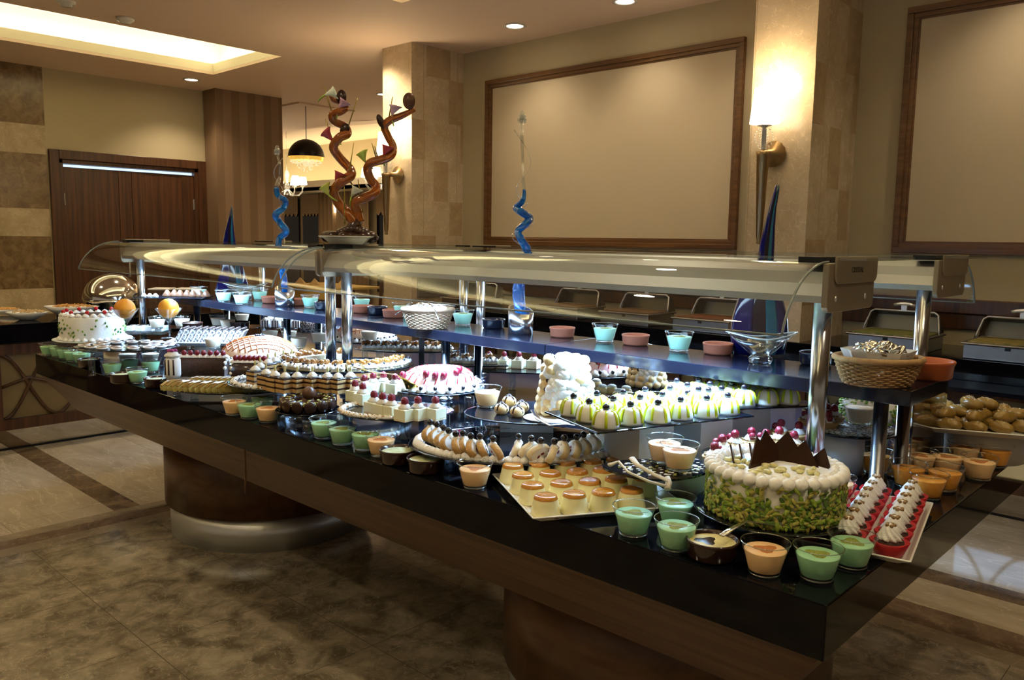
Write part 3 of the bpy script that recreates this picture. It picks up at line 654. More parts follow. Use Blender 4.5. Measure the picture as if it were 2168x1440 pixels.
for k,(px,py,mm,l) in enumerate(((965,690,m_brf,'open steel chafing dish farthest left on the back counter, beside the rear posts'),(1172,697,m_brf,'open steel chafing dish seen behind the right chrome pitcher'),(1315,712,m_brf,'open steel chafing dish with brown food, second left of the right column'),(1476,722,m_redf,'open steel chafing dish with reddish stew, just left of the right column'),(1868,760,m_greenf,'open steel chafing dish with green vegetables behind the cutlery basket'),(2128,780,m_yelf,'open steel chafing dish with yellow gratin cut by the right edge of the picture'))):
    p=AY(px,py,YC-.24); o=put('chafing',chafing,(p.x,YC-.02,.925),0,l,'chafing dish',None,.88)
    for c in o.children:
        if c.name.startswith('food'):
            if k: c.data=c.data.copy()
            c.data.materials.clear(); c.data.materials.append(mm)
# ================================================================== FOOD HELPERS
def cup(kind,body,top):
    def mk():
        t=thing('pudding_cup','x','dessert cup'); n=32
        b=MB(); b.lathe([(.001,.001),(.031,0),(.034,.002),(.0345,.008),(.0455,.052),(.052,.070)],80,0,cap=False,fn=lambda r,a,i,z:r*(1+(.018*(abs(sin(20*a))-.5) if i==4 else 0)))
        b.tube([(.0515*cos(2*PI*i/40),.0515*sin(2*PI*i/40),.070) for i in range(41)],.0012,6,1); b.tube([(.0325*cos(2*PI*i/40),.0325*sin(2*PI*i/40),.003) for i in range(41)],.0022,6,1); b.build('glass',[m_glass,m_rimg],t)
        b=MB(); b.lathe([(.001,.0082),(.0325,.0084),(.0335,.0105),(.0444,.052),(.043,.0535),(.001,.0535)],28,0,cap=False); b.build('pudding',body,t)
        if top:
            b=MB(); b.lathe([(.024,.0538),(.012,.0556),(.001,.056)],14,0,cap=False,fn=lambda r,a,i,z:r*(1+.25*cos(3*a+1)),sx=.9); b.build('topping',top,t)
        return t
    return mk
CK={'g':('mint',m_mint,m_pist,'mint pudding'),'m':('mint_lit',m_mint_lit,m_pist,'pale mint pudding'),'p':('peach',m_peach,mat('cinnamon',(.45,.16,.04),.8),'peach pudding'),'c':('cream',m_cream,None,'cream pudding'),'o':('orange',m_orange,None,'orange custard')}
def cups(lst,group=None):
    for (k,x,y,z,l) in lst:
        kn,bd,tp,ds=CK[k]; loc=FB(x,y,z,.034); put('cup_'+kn,cup(kn,bd,tp),loc,random.random()*6,ds+' cup, '+l,'dessert cup',group or 'puddings in ribbed glass cups')
def raspberry(b,c,s=1,m=0):
    b.sph(c,(.011*s,.011*s,.013*s),m,10,bump=.12,bf=5)
# plates
def round_plate(loc,r,lab,m=m_bglass,th=.006,name='serving_plate',ry=None,rz=0,rim=True):
    b=MB(); k=(ry/r) if ry else 1
    b.lathe([(.001,-th),(r*.93,-th),(r,-.001),(r,.001),(r*.985,.002),(r*.9,0),(.001,0)],56,0,sy=k); o=b.build(name,m,loc=loc,rz=rz); return tag(o,lab,'plate')
def rect_plate(loc,wx,wy,rz,lab,m=m_bglass,th=.006,name='serving_plate'):
    b=MB(); b.box((0,0,-th/2),(wx,wy,th)); o=b.build(name,m,loc=loc,rz=rz,bevel=.002); return tag(o,lab,'plate')
def stand(x,y,ztop,lab,r=.018,m=m_acry,z0=.9):
    b=MB(); b.lathe([(r*1.0,0),(r,.004),(r*.92,.006),(r*.92,ztop-z0-.006),(r,ztop-z0-.004),(r,ztop-z0)],20,0); tag(b.build('plate_riser',m,loc=(x,y,z0)),lab,'plate riser')
def white_drum(x,y,ztop,r,lab):
    b=MB(); b.lathe([(r,0),(r,ztop-.9)],36,0); tag(b.build('plate_riser',mat('white_riser',(.62,.62,.62),.35),loc=(x,y,.9)),lab,'plate riser')
VX=Vector((_r.x,_r.y,0)); VY=Vector((-_r.y,_r.x,0))   # across / away directions of the view, used only to lay out rows
# ================================================================== DESSERTS ON THE FRONT HALF
def rot(p,a): return Vector((p[0]*cos(a)-p[1]*sin(a),p[0]*sin(a)+p[1]*cos(a),0))
# ---- pistachio cake on the black stand (nearest)
cc=P(1637,1077,.955); cx,cy=cc.x,cc.y
stand(cx,cy,.949,'black pedestal foot under the pistachio cake stand',.06,m_blk)
round_plate((cx,cy,.955),.192,'round black glass stand plate under the pistachio cake')
kz=.957; R0=.158; Hc=.105
t=thing('pistachio_cake','large round cream cake with chopped pistachio sides and dark chocolate triangles','cake',(cx,cy,kz),VR)
b=MB(); b.lathe([(R0-.006,0),(R0,.01),(R0,Hc-.012),(R0-.012,Hc),(.001,Hc)],64,0,fn=lambda r,a,i,z:r*(1+.008*sin(9*a+z*60))); b.build('cream_body',m_whip,t)
b=MB()
for i in range(1400):
    a=random.random()*2*PI; z=(random.random()**1.25)*(Hc-.01); 
    if z>Hc*.62 and random.random()<.55: continue
    q=R0+.003+.003*random.random(); e=.0078+.0045*random.random(); T=Matrix.Translation((q*cos(a),q*sin(a),z+.004))@Matrix.Rotation(a,4,'Z')@Matrix.Rotation(random.uniform(-.5,.5),4,'Y')@Matrix.Rotation(random.random()*PI,4,'X')
    b.sph((0,0,0),(.0016,e*.58,e),random.choice((0,0,1,1,2)),6,T=T,k=4)
o=b.build('pistachio_coating',[m_green,m_green2,mat('dark_pistachio',(.09,.17,.02),.5)],t); tag(o,kind='stuff')
b=MB()
for i in range(34):
    a=2*PI*i/34; b.lathe([(.001,0),(.014,.004),(.017,.012),(.012,.021),(.001,.025)],10,0,(0,0,0),T=Matrix.Translation(((R0-.007)*cos(a),(R0-.007)*sin(a),Hc-.010))@Matrix.Rotation(a,4,'Z')@Matrix.Rotation(.35,4,'Y')@Matrix.Rotation(.5,4,'X'))
    b.swirl(((R0-.022)*cos(a+.1),(R0-.022)*sin(a+.1),Hc-.003),.017,.018,0,n=12,k=4)
b.build('piped_cream_rim',m_whip,t)
for i,(x,y,s,a,le) in enumerate(((-.005,.035,.085,.45,0),(.035,.045,.08,-.35,0),(-.03,.005,.075,.7,0),(.065,.02,.065,-.7,0),(.105,.005,.05,-1.0,0),(-.085,.045,.045,1.25,0),(-.06,.055,.045,1.25,0),(-.032,.065,.045,1.2,0))):
    b=MB(); b.add([(-s*.55,0,0),(s*.55,0,0),(s*.05,0,s*.72),(-s*.55,.003,0),(s*.55,.003,0),(s*.05,.003,s*.72)],[(0,1,2),(5,4,3),(0,3,4,1),(1,4,5,2),(2,5,3,0)],0,False,T=Matrix.Translation((x,y,Hc-.002))@Matrix.Scale(1.35,4)@Matrix.Rotation(a,4,'Z')@Matrix.Rotation(-.3,4,'X')); b.build('chocolate_triangle',m_choc,t)
for i in range(48):
    a=random.random()*2*PI; q=.115*random.random()**.5; x,y=q*cos(a),q*sin(a)
    if x>-.04 and abs(y-.02)<.03: y-=.06
    b=MB(); b.sph((0,0,0),(.0115,.0065,.0055),0,8,T=Matrix.Translation((x,y,Hc+.005))@Matrix.Rotation(random.random()*6,4,'Z')); b.build('almond_dragee',m_alm,t)
b=MB(); b.tube([P(1527,1140,.965)-Vector((cx,cy,kz)),P(1545,1128,.972)-Vector((cx,cy,kz)),P(1580,1108,.968)-Vector((cx,cy,kz)),P(1640,1118,.962)-Vector((cx,cy,kz))],[.007,.008,.005,.006],10,flat=.4); 
o=b.build('cake_server',m_chrome,loc=(cx,cy,kz+.006)); tag(o,'steel cake server with curved handle lying on the edge of the pistachio cake stand','serving utensil')
b=MB(); 
for pp in ((1690,1104),(1740,1112)): pass
b.lathe([(.001,0),(.022,.002),(.026,.006),(.022,.007),(.001,.004)],20,0,sx=1.5); tag(b.build('serving_spoon_bowl',m_chrome,loc=P(1715,1112,.960),rz=VR),'dark shiny spoon bowl on the stand in front of the pistachio cake','serving utensil')
# ---- ramekins of creme brulee
def ramekin(body,fill,h=.045,R=.058,burn=True):
    def mk():
        t=thing('clay_ramekin','x','ramekin')
        b=MB(); b.lathe([(R*.82,0),(R*.93,.006),(R*.97,h*.75),(R*1.0,h*.82),(R*1.03,h*.93),(R,h),(R*.93,h*.97),(R*.88,h*.6),(R*.8,.006),(.001,.006)],36,0); b.build('dish',body,t)
        if fill:
            b=MB(); b.lathe([(R*.90,h*.80),(R*.5,h*.84),(.001,h*.84)],28,0,cap=False); f=b.build('custard',fill,t)
            if burn: b=MB(); b.lathe([(R*.38,h*.845),(R*.2,h*.87),(.001,h*.88)],16,0,(-.012,0.005,0),cap=False,fn=lambda r,a,i,z:r*(1+.3*sin(3*a))); b.build('burnt_spot',m_choc,f)
        return t
    return mk
m_cust=mat('baked_custard',(.82,.74,.40),.35,noise=.5,scale=30,col2=(.62,.52,.16)); m_custL=mat('baked_custard_pale',(.72,.80,.62),.35,noise=.5,scale=30,col2=(.40,.42,.14))
for (x,y,z,l) in ((1506,1197,.9,'creme brulee with burnt spot in a brown ramekin left of the front peach cup'),):
    put('ram_a',ramekin(m_brown,m_cust),FB(x,y,z,.048),1,'',"ramekin")['label']=l
for (x,y,z,l) in ((902,1007,.9,'glossy black ramekin of custard, the nearer of two beside the roulade platter'),(843,988,.9,'glossy black ramekin of custard, the farther of two beside the roulade platter'),(260,813,.9,'black ramekin between mint cups near the far left end of the counter'),(333,823,.9,'black ramekin of custard in front of the clear plastic tongs'),(190,780,.9,'black ramekin behind the row of mint cups at the far left corner'),(408,700,1.041,'black ramekin of white cream right of the second orange glass'),(508,698,1.041,'black ramekin of white cream behind the zebra cake slices')):
    put('ram_b',ramekin(m_brown,m_custL,burn=False),FB(x,y,z,.048),1,'','ramekin')['label']=l
# ---- cups, front row and elsewhere on the front half
cups([
('g',1728,1237,.9,'the very nearest one at the front right corner of the counter'),
('g',1800,1209,.9,'tucked behind the nearest one beside the red cupcake tray'),
('p',1617,1226,.9,'between the brown ramekin and the front corner cup'),
('g',1430,1172,.9,'left of the brown ramekin, right one of three'),
('g',1340,1141,.9,'in front of the caramel custard tray, left one of three'),
('g',1428,1118,.9,'behind the other two of the three by the caramel custard tray'),
('p',1005,1038,.9,'alone between the black ramekins and the caramel custard tray'),
('p',807,970,.9,'beside the farther black ramekin, right end of the mint cup row'),
('g',773,957,.9,'third mint one in the row right of the chocolate rolls'),
('g',725,945,.9,'second mint one in the row right of the chocolate rolls'),
('g',686,931,.9,'first mint one right of the chocolate rolls plate'),
('p',568,897,.9,'right next to the chocolate rolls plate'),
('g',529,889,.9,'between two peach ones under the apple slices'),
('p',497,881,.9,'leftmost of the group under the apple slices'),
('g',556,872,.9,'hidden behind the peach cup beside the chocolate rolls'),
('g',292,813,.9,'nearest of the group by the clear plastic tongs'),
('g',238,795,.9,'left one under the small chocolate tarts plate'),
('g',275,785,.9,'middle one under the small chocolate tarts plate'),
('g',320,790,.9,'right one under the small chocolate tarts plate'),
('c',271,772,.9,'left of two under the tarts plate'),
('c',319,771,.9,'right of two under the tarts plate'),
('g',104,754,.9,'farthest one at the left corner of the counter'),
('g',124,758,.9,'second from the far left corner of the counter'),
('g',139,762,.9,'third from the far left corner of the counter'),
('g',155,767,.9,'fourth from the far left corner of the counter'),
('g',174,771,.9,'fifth from the far left corner, beside a black ramekin'),
('p',1057,949,.9,'rising behind the roulade slices'),
('p',1031,865,1.018,'on the left end of the profiterole platter'),
('p',1330,884,1.018,'left of two behind the lime blancmange tray'),
('p',1382,882,1.018,'right of two behind the lime blancmange tray'),
('p',1405,985,1.002,'farther of two on the wavy black plate'),
('p',1437,1001,1.002,'nearer of two on the wavy black plate'),
('p',1590,993,.98,'peeking over the back of the pistachio cake'),
('p',1768,1068,.9,'half hidden behind the right side of the pistachio cake'),
('c',452,739,1.01,'standing in front of the zebra cake slices'),
('c',514,748,1.03,'standing in front of the left lattice dome cake'),
('c',633,738,1.0,'right of the left lattice dome cake'),
('c',612,722,1.0,'behind the left lattice dome cake, right'),
('c',572,722,1.0,'behind the left lattice dome cake, left'),
])
# ---- creme caramel tray
A=P(1040,1008,.912);Bp=P(1127,1105,.912);C_=P(1430,1060,.912); ux=(Bp-A); uy=(C_-Bp); lx,ly=ux.length,uy.length; ux/=lx; uy/=ly; uy=(uy-ux*uy.dot(ux)).normalized()
ctr=A+ux*lx/2+uy*ly/2; ang=math.atan2(ux.y,ux.x)
def tray(name,loc,wx,wy,rz,lab,m=m_porc,lip=.018,h=.016):
    b=MB(); o=(wx/2,wy/2)
    def ring(x,y,z): return [(-x,-y,z),(x,-y,z),(x,y,z),(-x,y,z)]
    R=[ring(o[0]-.03,o[1]-.03,0),ring(o[0]-.005,o[1]-.005,h),ring(o[0],o[1],h+.002),ring(o[0]-.004,o[1]-.004,h+.006),ring(o[0]-lip,o[1]-lip,.008)]
    vs=[v for r in R for v in r]; fs=[(3,2,1,0),(16,17,18,19)]
    for i in range(4):
        for j in range(4): j2=(j+1)%4; fs.append((i*4+j,i*4+j2,(i+1)*4+j2,(i+1)*4+j))
    b.add(vs,fs,0,False); ob=b.build(name,m,loc=loc,rz=rz,bevel=.005,seg=3); return tag(ob,lab,'tray')
tray('serving_tray',(ctr.x,ctr.y,.9),lx,ly,ang,'white rectangular porcelain tray holding creme caramels')
def flan():
    t=thing('creme_caramel','x','creme caramel')
    b=MB(); b.lathe([(.038,0),(.0385,.004),(.030,.046),(.027,.050),(.001,.050)],28,0); b.build('custard',m_flan,t)
    b=MB(); b.lathe([(.0312,.043),(.0285,.0505),(.026,.052),(.018,.0515),(.001,.051)],28,0,cap=False); b.build('caramel_top',m_caram,t)
    return t
for i in range(4):
    for j in range(5):
        if i==3 and j>3: continue
        q=ctr+ux*(-lx/2+.055+(lx-.11)*i/3)+uy*(-ly/2+.05+(ly-.11)*j/4)
        put('flan',flan,(q.x+random.uniform(-.003,.003),q.y,.9085),random.random(),'creme caramel on the white tray, %s row from the left, %s from the front'%(ORD[i] if 0 else ORD[j],ORD[3-i]),'creme caramel','creme caramels on the white tray')
b=MB(); b.lathe([(.19,0),(.001,.001)],30,0,sy=.16,fn=lambda r,a,i,z:r*(1+.08*sin(5*a)),cap=False); tag(b.build('caramel_sauce',m_caram,loc=(ctr.x-.5*0,ctr.y,.9089)+0*ctr if 0 else (ctr-uy*(ly/2-.06)),rz=ang),'amber caramel sauce pooled along the left side of the white rectangular tray','sauce')
# ---- red cupcakes tray
e1=P(1930,1200,.91); e2=P(1980,1065,.91); uy=(e2-e1); ly=.49; uy.normalize(); ux=Vector((-uy.y,uy.x,0)); lx=.28
ctr2=e1+uy*ly/2+ux*lx/2; ctr2.z=.9
tray('serving_tray',(ctr2.x,ctr2.y,.9),lx,ly,math.atan2(uy.y,uy.x)-PI/2,'white rectangular tray of red cupcakes at the right edge of the counter')
def cupcake():
    t=thing('cupcake','x','cupcake')
    b=MB(); b.lathe([(.026,0),(.033,.012),(.042,.036),(.040,.036),(.001,.026)],24,0,fn=lambda r,a,i,z:r*(1+(.05*cos(6*a) if i==2 else 0))); b.build('red_case',m_red,t)
    b=MB(); b.sph((0,0,.030),(.034,.034,.014),0,16,bump=.05,bf=7); b.build('chocolate_cake',m_chocsp,t)
    b=MB(); b.swirl((0,0,.038),.028,.038,0,lob=9,tw=1.6,n=36,k=10); b.build('cream_swirl',m_whip,t)
    b=MB()
    for k in range(5): a=k*1.3; b.sph((.008*cos(a),.008*sin(a),.072),(.006,.0045,.0045),0,8,bump=.15)
    b.build('walnut_pieces',m_nut,t)
    return t
for i in range(3):
    for j in range(7):
        q=e1+ux*(.052+.088*i)+uy*(.045+.067*j); put('cupcake',cupcake,(q.x,q.y,.909),random.random()*6,'red-cased cupcake with walnut topped cream, %s row from the right, %s from the front'%(ORD[i],ORD[j]),'cupcake','red cupcakes on the right edge tray',.98)
# ---- roulade platter
pl=P(1100,985,.955); u=Vector((pl.x,pl.y,0)).normalized(); pc=pl+u*.255
round_plate(pc,.355,'large oval black platter of roulade slices rimmed with piped cream',ry=.26,rz=VR+.03)
for k,(dx,dy) in enumerate(((-.22,-.06),(.0,-.13),(.2,-.08),(.0,.12))):
    q=pc+VX*dx+VY*dy; stand(q.x,q.y,.948,'clear acrylic riser under the roulade platter, %s'%('left','front','right','rear')[k])
def piped(pts,r,name,lab,mm=m_whip,lob=6,h=1.0,chip=None,tilt=0):
    b=MB()
    for p in pts: b.swirl((p[0],p[1],p[2]),r*random.uniform(.9,1.1),r*h,0,lob=lob,n=14,k=4)
    if chip:
        for p in pts:
            for _ in range(5): a=random.random()*6.3; q=r*random.random()**.5; b.sph((p[0]+q*cos(a),p[1]+q*sin(a),p[2]+r*h*(.9-.6*q/r)),.0028,1,5)
    o=b.build(name,[mm]+([chip] if chip else [])); return tag(o,lab,'cream')
pts=[]
for i in range(52):
    a=-PI*1.08+PI*1.16*i/51; q=VX*cos(a)*.325+VY*sin(a)*.23; pts.append((pc.x+q.x,pc.y+q.y,.956))
piped(pts,.019,'piped_cream_border','white piped cream border around the front rim of the roulade platter')
def roulade(left):
    def mk():
        t=thing('roulade_slice','x','cake slice'); TL=-.45 if left else .45; T0=Matrix.Translation((0,0,.002))@Matrix.Rotation(TL,4,'Y'); T=T0@Matrix.Rotation(PI/2,4,'Y')
        b=MB(); b.lathe([(.001,-.0125),(.033,-.0125),(.036,-.010),(.036,.010),(.033,.0125),(.001,.0125)],26,0,T=T@Matrix.Translation((-.036,0,0)),sx=.95,sy=1.5); b.build('sponge_crust',m_sponge if left else m_spongeL,t)
        b=MB(); 
        for s in (-1,1):
            b.lathe([(.001,.0),(.030,0)],22,0,T=T0@Matrix.Translation((s*.0131,0,.036))@Matrix.Rotation(PI/2,4,'Y'),cap=False,sy=1.5)
        o=b.build('cream_face',m_whip,t)
        b=MB()
        for s in (-1,1): b.sph((s*.0132,.006,.040),(.002,.009,.006),0,8,T=T0); b.sph((s*.0132,-.008,.027),(.002,.006,.009),0,8,T=T0)
        b.build('berry_filling',m_rasp,o)
        b=MB(); b.swirl((.066*sin(TL)*.9,0,.055),.018,.022,0); b.build('cream_swirl',m_whip,t)
        b=MB(); b.sph((.066*sin(TL)*.9,0,.083),.0135,0,14); b.build('dark_cherry',m_berry,t)
        return t
    return mk
ch=[(916,894),(930,899),(944,906),(956,912),(974,917),(989,916),(1006,922),(1026,922),(1053,926),(1089,922),(1119,924),(1141,928),(1164,932),(1186,926),(1212,924),(1229,920),(1249,913),(1266,906),(1279,901)]
W=[P(x+(5 if i<9 else -5),y+3,1.021) for i,(x,y) in enumerate(ch)]
for i,q in enumerate(W):
    d=W[min(i+1,18)]-W[max(i-1,0)]; lf=i<=8; ln=.42 if lf else -.42
    rz=math.atan2(d.y,d.x)+ (.3 if lf else -.3)
    lb='golden roulade slice, %s from the left end of the oval platter'%ORD[i] if lf else 'pale roulade slice with berry filling, %s from the right end of the oval platter'%ORD[18-i]
    put('roul%d'%lf,roulade(lf),(q.x,q.y,.9575),rz,lb,'cake slice','roulade slices on the oval platter, '+('left half' if lf else 'right half'),.78)
# ---- profiterole tower platter
pl=P(1150,899,1.018); u=Vector((pl.x,pl.y,0)).normalized(); p11=pl+u*.19
round_plate(p11,.27,'oval black glass platter under the profiterole tower',ry=.19,rz=VR+.12)
for k,(x,y) in enumerate(((1018,918),)): q=P(x,y,.9); stand(q.x,q.y,1.011,'clear acrylic riser at the left of the profiterole platter')
q=P(1215,945,.9); b=MB(); b.box((0,0,.055),(.18,.10,.11)); tag(b.build('plate_riser',m_pan,loc=(p11.x-.05,p11.y-.03,.9),rz=VR),'grey box riser under the profiterole tower platter','plate riser')
round_plate(P(1190,893,1.0205)+VY*.06,.125,'white doily plate under the profiterole tower',m_porc,.002,ry=.085,rz=VR)
tc=P(1197,880,1.021)+VY*.04
t=thing('profiterole_tower','tall tower of profiteroles covered in blown white cream, chocolate drizzle on its left','profiterole tower',tc,VR)
b=MB()
def blob(a,z,rr): return (rr*cos(a),rr*sin(a),z)
for i in range(210):
    z=.02+.15*random.random(); rr=(.072-.03*max(0,(z-.10))/.1)*random.uniform(.75,1.02); a=random.uniform(-PI*.86,PI*.42); b.sph(blob(a,z,rr),(.026*random.uniform(.7,1.2),.024,.022*random.uniform(.7,1.2)),0,10,bump=.10)
b.sph((0,0,.10),(.06,.06,.11),0,16)
b.build('cream_coating',m_whip,t)
b=MB()
for i in range(50):
    a=random.uniform(PI*.75,PI*1.25); z=.04+.16*random.random(); rr=.078-.03*max(0,z-.1)/.1; b.tube([blob(a,z,rr),blob(a+.12,z-.02,rr+.003),blob(a+.05,z-.04,rr+.004)],.004,5)
b.build('chocolate_drizzle',m_choc,t)
for k in range(7):
    z=.018+.027*k; rr=.083-.004*k; n=13-k
    for i in range(n):
        a=2*PI*i/n+k*.3
        if z>.07 and (-2.4<a%(2*PI)-2*PI<-.2 or a%(2*PI)<.5) and random.random()<.93: continue
        b=MB(); b.sph((0,0,0),(.0225,.0225,.019),0,12,bump=.05,bf=4); o=b.build('profiterole',m_puffp,t,loc=blob(a,z,rr))
for k,(x,y,z,l) in enumerate(((1062,866,1.035,'left'),(1095,872,1.035,'left'),(1078,850,1.05,'left'),(1105,862,1.035,'left'),(1265,868,1.035,'right'),(1295,876,1.035,'right'),(1278,852,1.055,'right'),(1310,862,1.035,'right'))):
    q=P(x,y,z); t=thing('profiterole','loose profiterole with chocolate sauce %s of the tower, %s'%(l,['leftmost','front right','top','rear'][k%4]),'profiterole',q,group='loose profiteroles %s of the tower'%l)
    b=MB(); b.sph((0,0,0),(.026,.024,.020),0,14,bump=.05,bf=4); b.build('choux_puff',m_puffp,t)
    b=MB()
    for i in range(4): a=i*1.6; b.tube([(0,0,.021),(.018*cos(a),.017*sin(a),.013),(.025*cos(a),.024*sin(a),-.002)],[.006,.004,.003],6)
    b.build('chocolate_sauce',m_choc,t)
b=MB(); pp=[P(1128,868,1.05),P(1140,888,1.03),P(1165,901,1.028),P(1200,898,1.036),P(1245,905,1.04),P(1290,902,1.042)]; b.tube(pp,[.009,.009,.007,.004,.004,.006],8,flat=.35); tag(b.build('serving_fork',m_chrome),'long silver serving fork lying in front of the profiterole tower','serving utensil')
# ---- blancmange trays
def blanc():
    t=thing('blancmange','x','blancmange')
    b=MB(); b.lathe([(.037,0),(.038,.006),(.033,.034),(.027,.045),(.014,.049),(.001,.050)],26,0); b.build('blancmange_dome',m_blanc,t)
    b=MB()
    for i in range(7):
        a=i*.9+.2*sin(i*5); e=random.uniform(.6,1); b.tube([(.018*cos(a),.018*sin(a),.0485),(.029*cos(a),.029*sin(a),.042),(.0355*cos(a),.0355*sin(a),.028),(.0385*cos(a),.0385*sin(a),.028-.024*e)],[.003,.004,.0042,.0045],6)
    b.build('lime_sauce',m_lime,t)
    b=MB(); b.sph((0,0,.056),.0105,0,12); b.build('dark_cherry',m_berry,t)
    return t
A=P(1265,916,1.085); Bq2=P(1597,880,1.085); uy=(Bq2-A); ly=uy.length; uy.normalize(); ux=Vector((-uy.y,uy.x,0)); ang=math.atan2(uy.y,uy.x)
wd=.30; c13=A+uy*ly/2+ux*wd/2
rect_plate((c13.x,c13.y,1.085),ly,wd,ang,'black glass tray of blancmange domes with lime sauce, the nearer and lower of two')
for i in range(6):
    for j in range(3):
        if j==2 and i>4: continue
        q=A+uy*(.055+.0885*i)+ux*(.045+.088*j+.01*(i%2)); put('blanc',blanc,(q.x,q.y,1.0855),random.random()*6,'blancmange dome on the nearer black tray, %s row from the front, %s from the left'%(ORD[j],ORD[i]),'blancmange','blancmange domes on the nearer tray')
for k,(x,y,wp) in enumerate(((1440,935,.24),(1560,915,.10))):
    q=A+uy*(.22+.22*k)+ux*(.12); b=MB(); b.box((0,0,.0895),(.12,.18,.179)); tag(b.build('plate_riser',mat('pale_riser',(.55,.58,.62),.3),loc=(q.x,q.y,.9),rz=ang),'pale box riser under the nearer blancmange tray, %s'%('middle','right')[k],'plate riser')
q=P(1300,985,.9); stand(q.x,q.y,1.078,'tall clear acrylic riser under the left corner of the blancmange tray',.02)
A=P(1618,876,1.10); u2=(P(1673,832,1.10)-A).normalized(); v2=Vector((-u2.y,u2.x,0)); c=A+u2*.16+v2*.22
c=P(1548,848,1.10)
rect_plate((c.x,c.y,1.10),.40,.24,VR+.25,'black glass tray of blancmange domes, the farther one under the shelf edge')
for i in range(5):
    for j in range(3):
        q=c+rot((-.155+.0775*i,-.075+.075*j),VR+.25); put('blanc',blanc,(q.x,q.y,1.1005),random.random()*6,'blancmange dome on the farther black tray, %s row from the front, %s from the left'%(ORD[j],ORD[i]),'blancmange','blancmange domes on the farther tray',.98)
b=MB(); b.box((0,0,.097),(.2,.14,.194)); tag(b.build('plate_riser',MATS['pale_riser'],loc=(c.x,c.y,.9),rz=VR+.25),'pale box riser under the farther blancmange tray','plate riser')
# ---- wavy plate with two cups, tongs
c=P(1400,990,1.0); pts=[]
b=MB(); N=40; pw=[]
for i in range(N):
    a=2*PI*i/N; r=.155*(1+.10*sin(3*a+.5)); q=(r*cos(a),r*.62*sin(a)); pw.append(q)
b.prism(pw,-.006,0); tag(b.build('serving_plate',m_bglass,loc=c,rz=VR+.2),'wavy black glass plate dusted with icing sugar under two peach cups','plate')
b=MB()
for i in range(160):
    a=random.random()*6.3; q=.13*random.random()**.5; x,y=q*cos(a),q*.6*sin(a); b.sph((x,y,.001),(.006,.004,.0012),random.choice((0,0,1)),5,k=3)
tag(b.build('sugar_and_nut_dust',[m_paper,m_green2],loc=c+Vector((0,0,.0005)),rz=VR+.2),'icing sugar and pistachio crumbs scattered on the wavy black plate','crumbs',kind='stuff')
q=P(1462,1060,.9)+VY*.05; white_drum(q.x,q.y,.993,.05,'white drum riser under the wavy black plate')
b=MB(); 
for pr_ in (((1290,985,1.04),(1310,978,1.045),(1330,1000,1.03),(1375,1020,1.02),(1412,1030,1.012)),((1338,970,1.06),(1350,985,1.05),(1385,1005,1.04),(1415,1018,1.02),(1414,1034,1.01))): b.tube([P(x,y,z+.01) for x,y,z in pr_],[.009,.008,.006,.007,.008],8,flat=.5)
b.tube([P(1412,1012,1.03),P(1416,1022,1.022),P(1412,1034,1.015)],.008,8); tag(b.build('serving_tongs',mat('ivory_plastic',(.72,.68,.58),.4)),'ivory plastic serving tongs lying on the wavy black plate','serving tongs')
# ---- tartlets
def tartlet():
    t=thing('raspberry_tartlet','x','tartlet')
    b=MB(); b.lathe([(.026,0),(.034,.016),(.032,.018),(.001,.016)],18,0); b.build('pastry_base',m_sponge,t)
    b=MB(); b.swirl((0,0,.016),.024,.024,0); b.build('cream_swirl',m_whip,t)
    b=MB(); raspberry(b,(0,0,.042),1.15); raspberry(b,(.016,.006,.032),.9); b.build('raspberries',m_rasp,t)
    b=MB()
    for i in range(14): a=random.random()*6.3; b.sph((.026*cos(a),.026*sin(a),.022),(.005,.004,.003),0,5)
    b.build('chopped_nuts',m_nut,t)
    return t
pA=P(1640,975,1.0)
round_plate(P(1608,962,1.0),.165,'black plate dusted with sugar under raspberry tartlets behind the pistachio cake',ry=.11,rz=VR)
q=P(1608,962,1.0)+VY*.02; white_drum(q.x,q.y,.993,.07,'white drum riser under the raspberry tartlet plate')
for i,(x,y,z) in enumerate(((1512,978,1.002),(1528,960,1.002),(1555,950,1.002),(1590,944,1.002),(1620,948,1.002),(1648,942,1.002),(1680,952,1.002),(1712,958,1.002),(1690,930,1.002),(1652,925,1.002))):
    put('tart',tartlet,P(x,y,z),random.random()*6,'raspberry tartlet with cream and nuts behind the pistachio cake, %s clockwise from the left'%ORD[i],'tartlet','raspberry tartlets behind the pistachio cake')
p2=P(1800,912,1.03)+VX*.015; round_plate(p2,.135,'round black plate with white paper doily right of the front post',ry=.10,rz=VR,rim=0)
b=MB(); b.lathe([(.115,0),(.001,.001)],40,0,sy=.72,fn=lambda r,a,i,z:r*(1+.03*cos(24*a))); tag(b.build('paper_doily',mat('doily',(.70,.74,.78),.8,noise=.9,scale=120,col2=(.10,.11,.13)),loc=p2+Vector((0,0,.0015)),rz=VR),'lacy white paper doily on the round plate right of the front post','doily')
white_drum(p2.x-.03,p2.y-.02,1.023,.065,'white drum riser under the doily plate right of the front post')
for i,(x,y,z) in enumerate(((1712,900,1.032),(1735,893,1.032),(1752,905,1.032),(1742,880,1.05),(1720,880,1.05),(1765,893,1.04))):
    put('tart',tartlet,P(x,y,z),random.random()*6,'raspberry tartlet heaped beside the front post, %s'%['lower left','lower middle','lower right','upper right','upper left','far right'][i],'tartlet','raspberry tartlets on the doily plate')
cups([('c',1818,902,1.033,'on the paper doily plate, just under the shelf corner')])
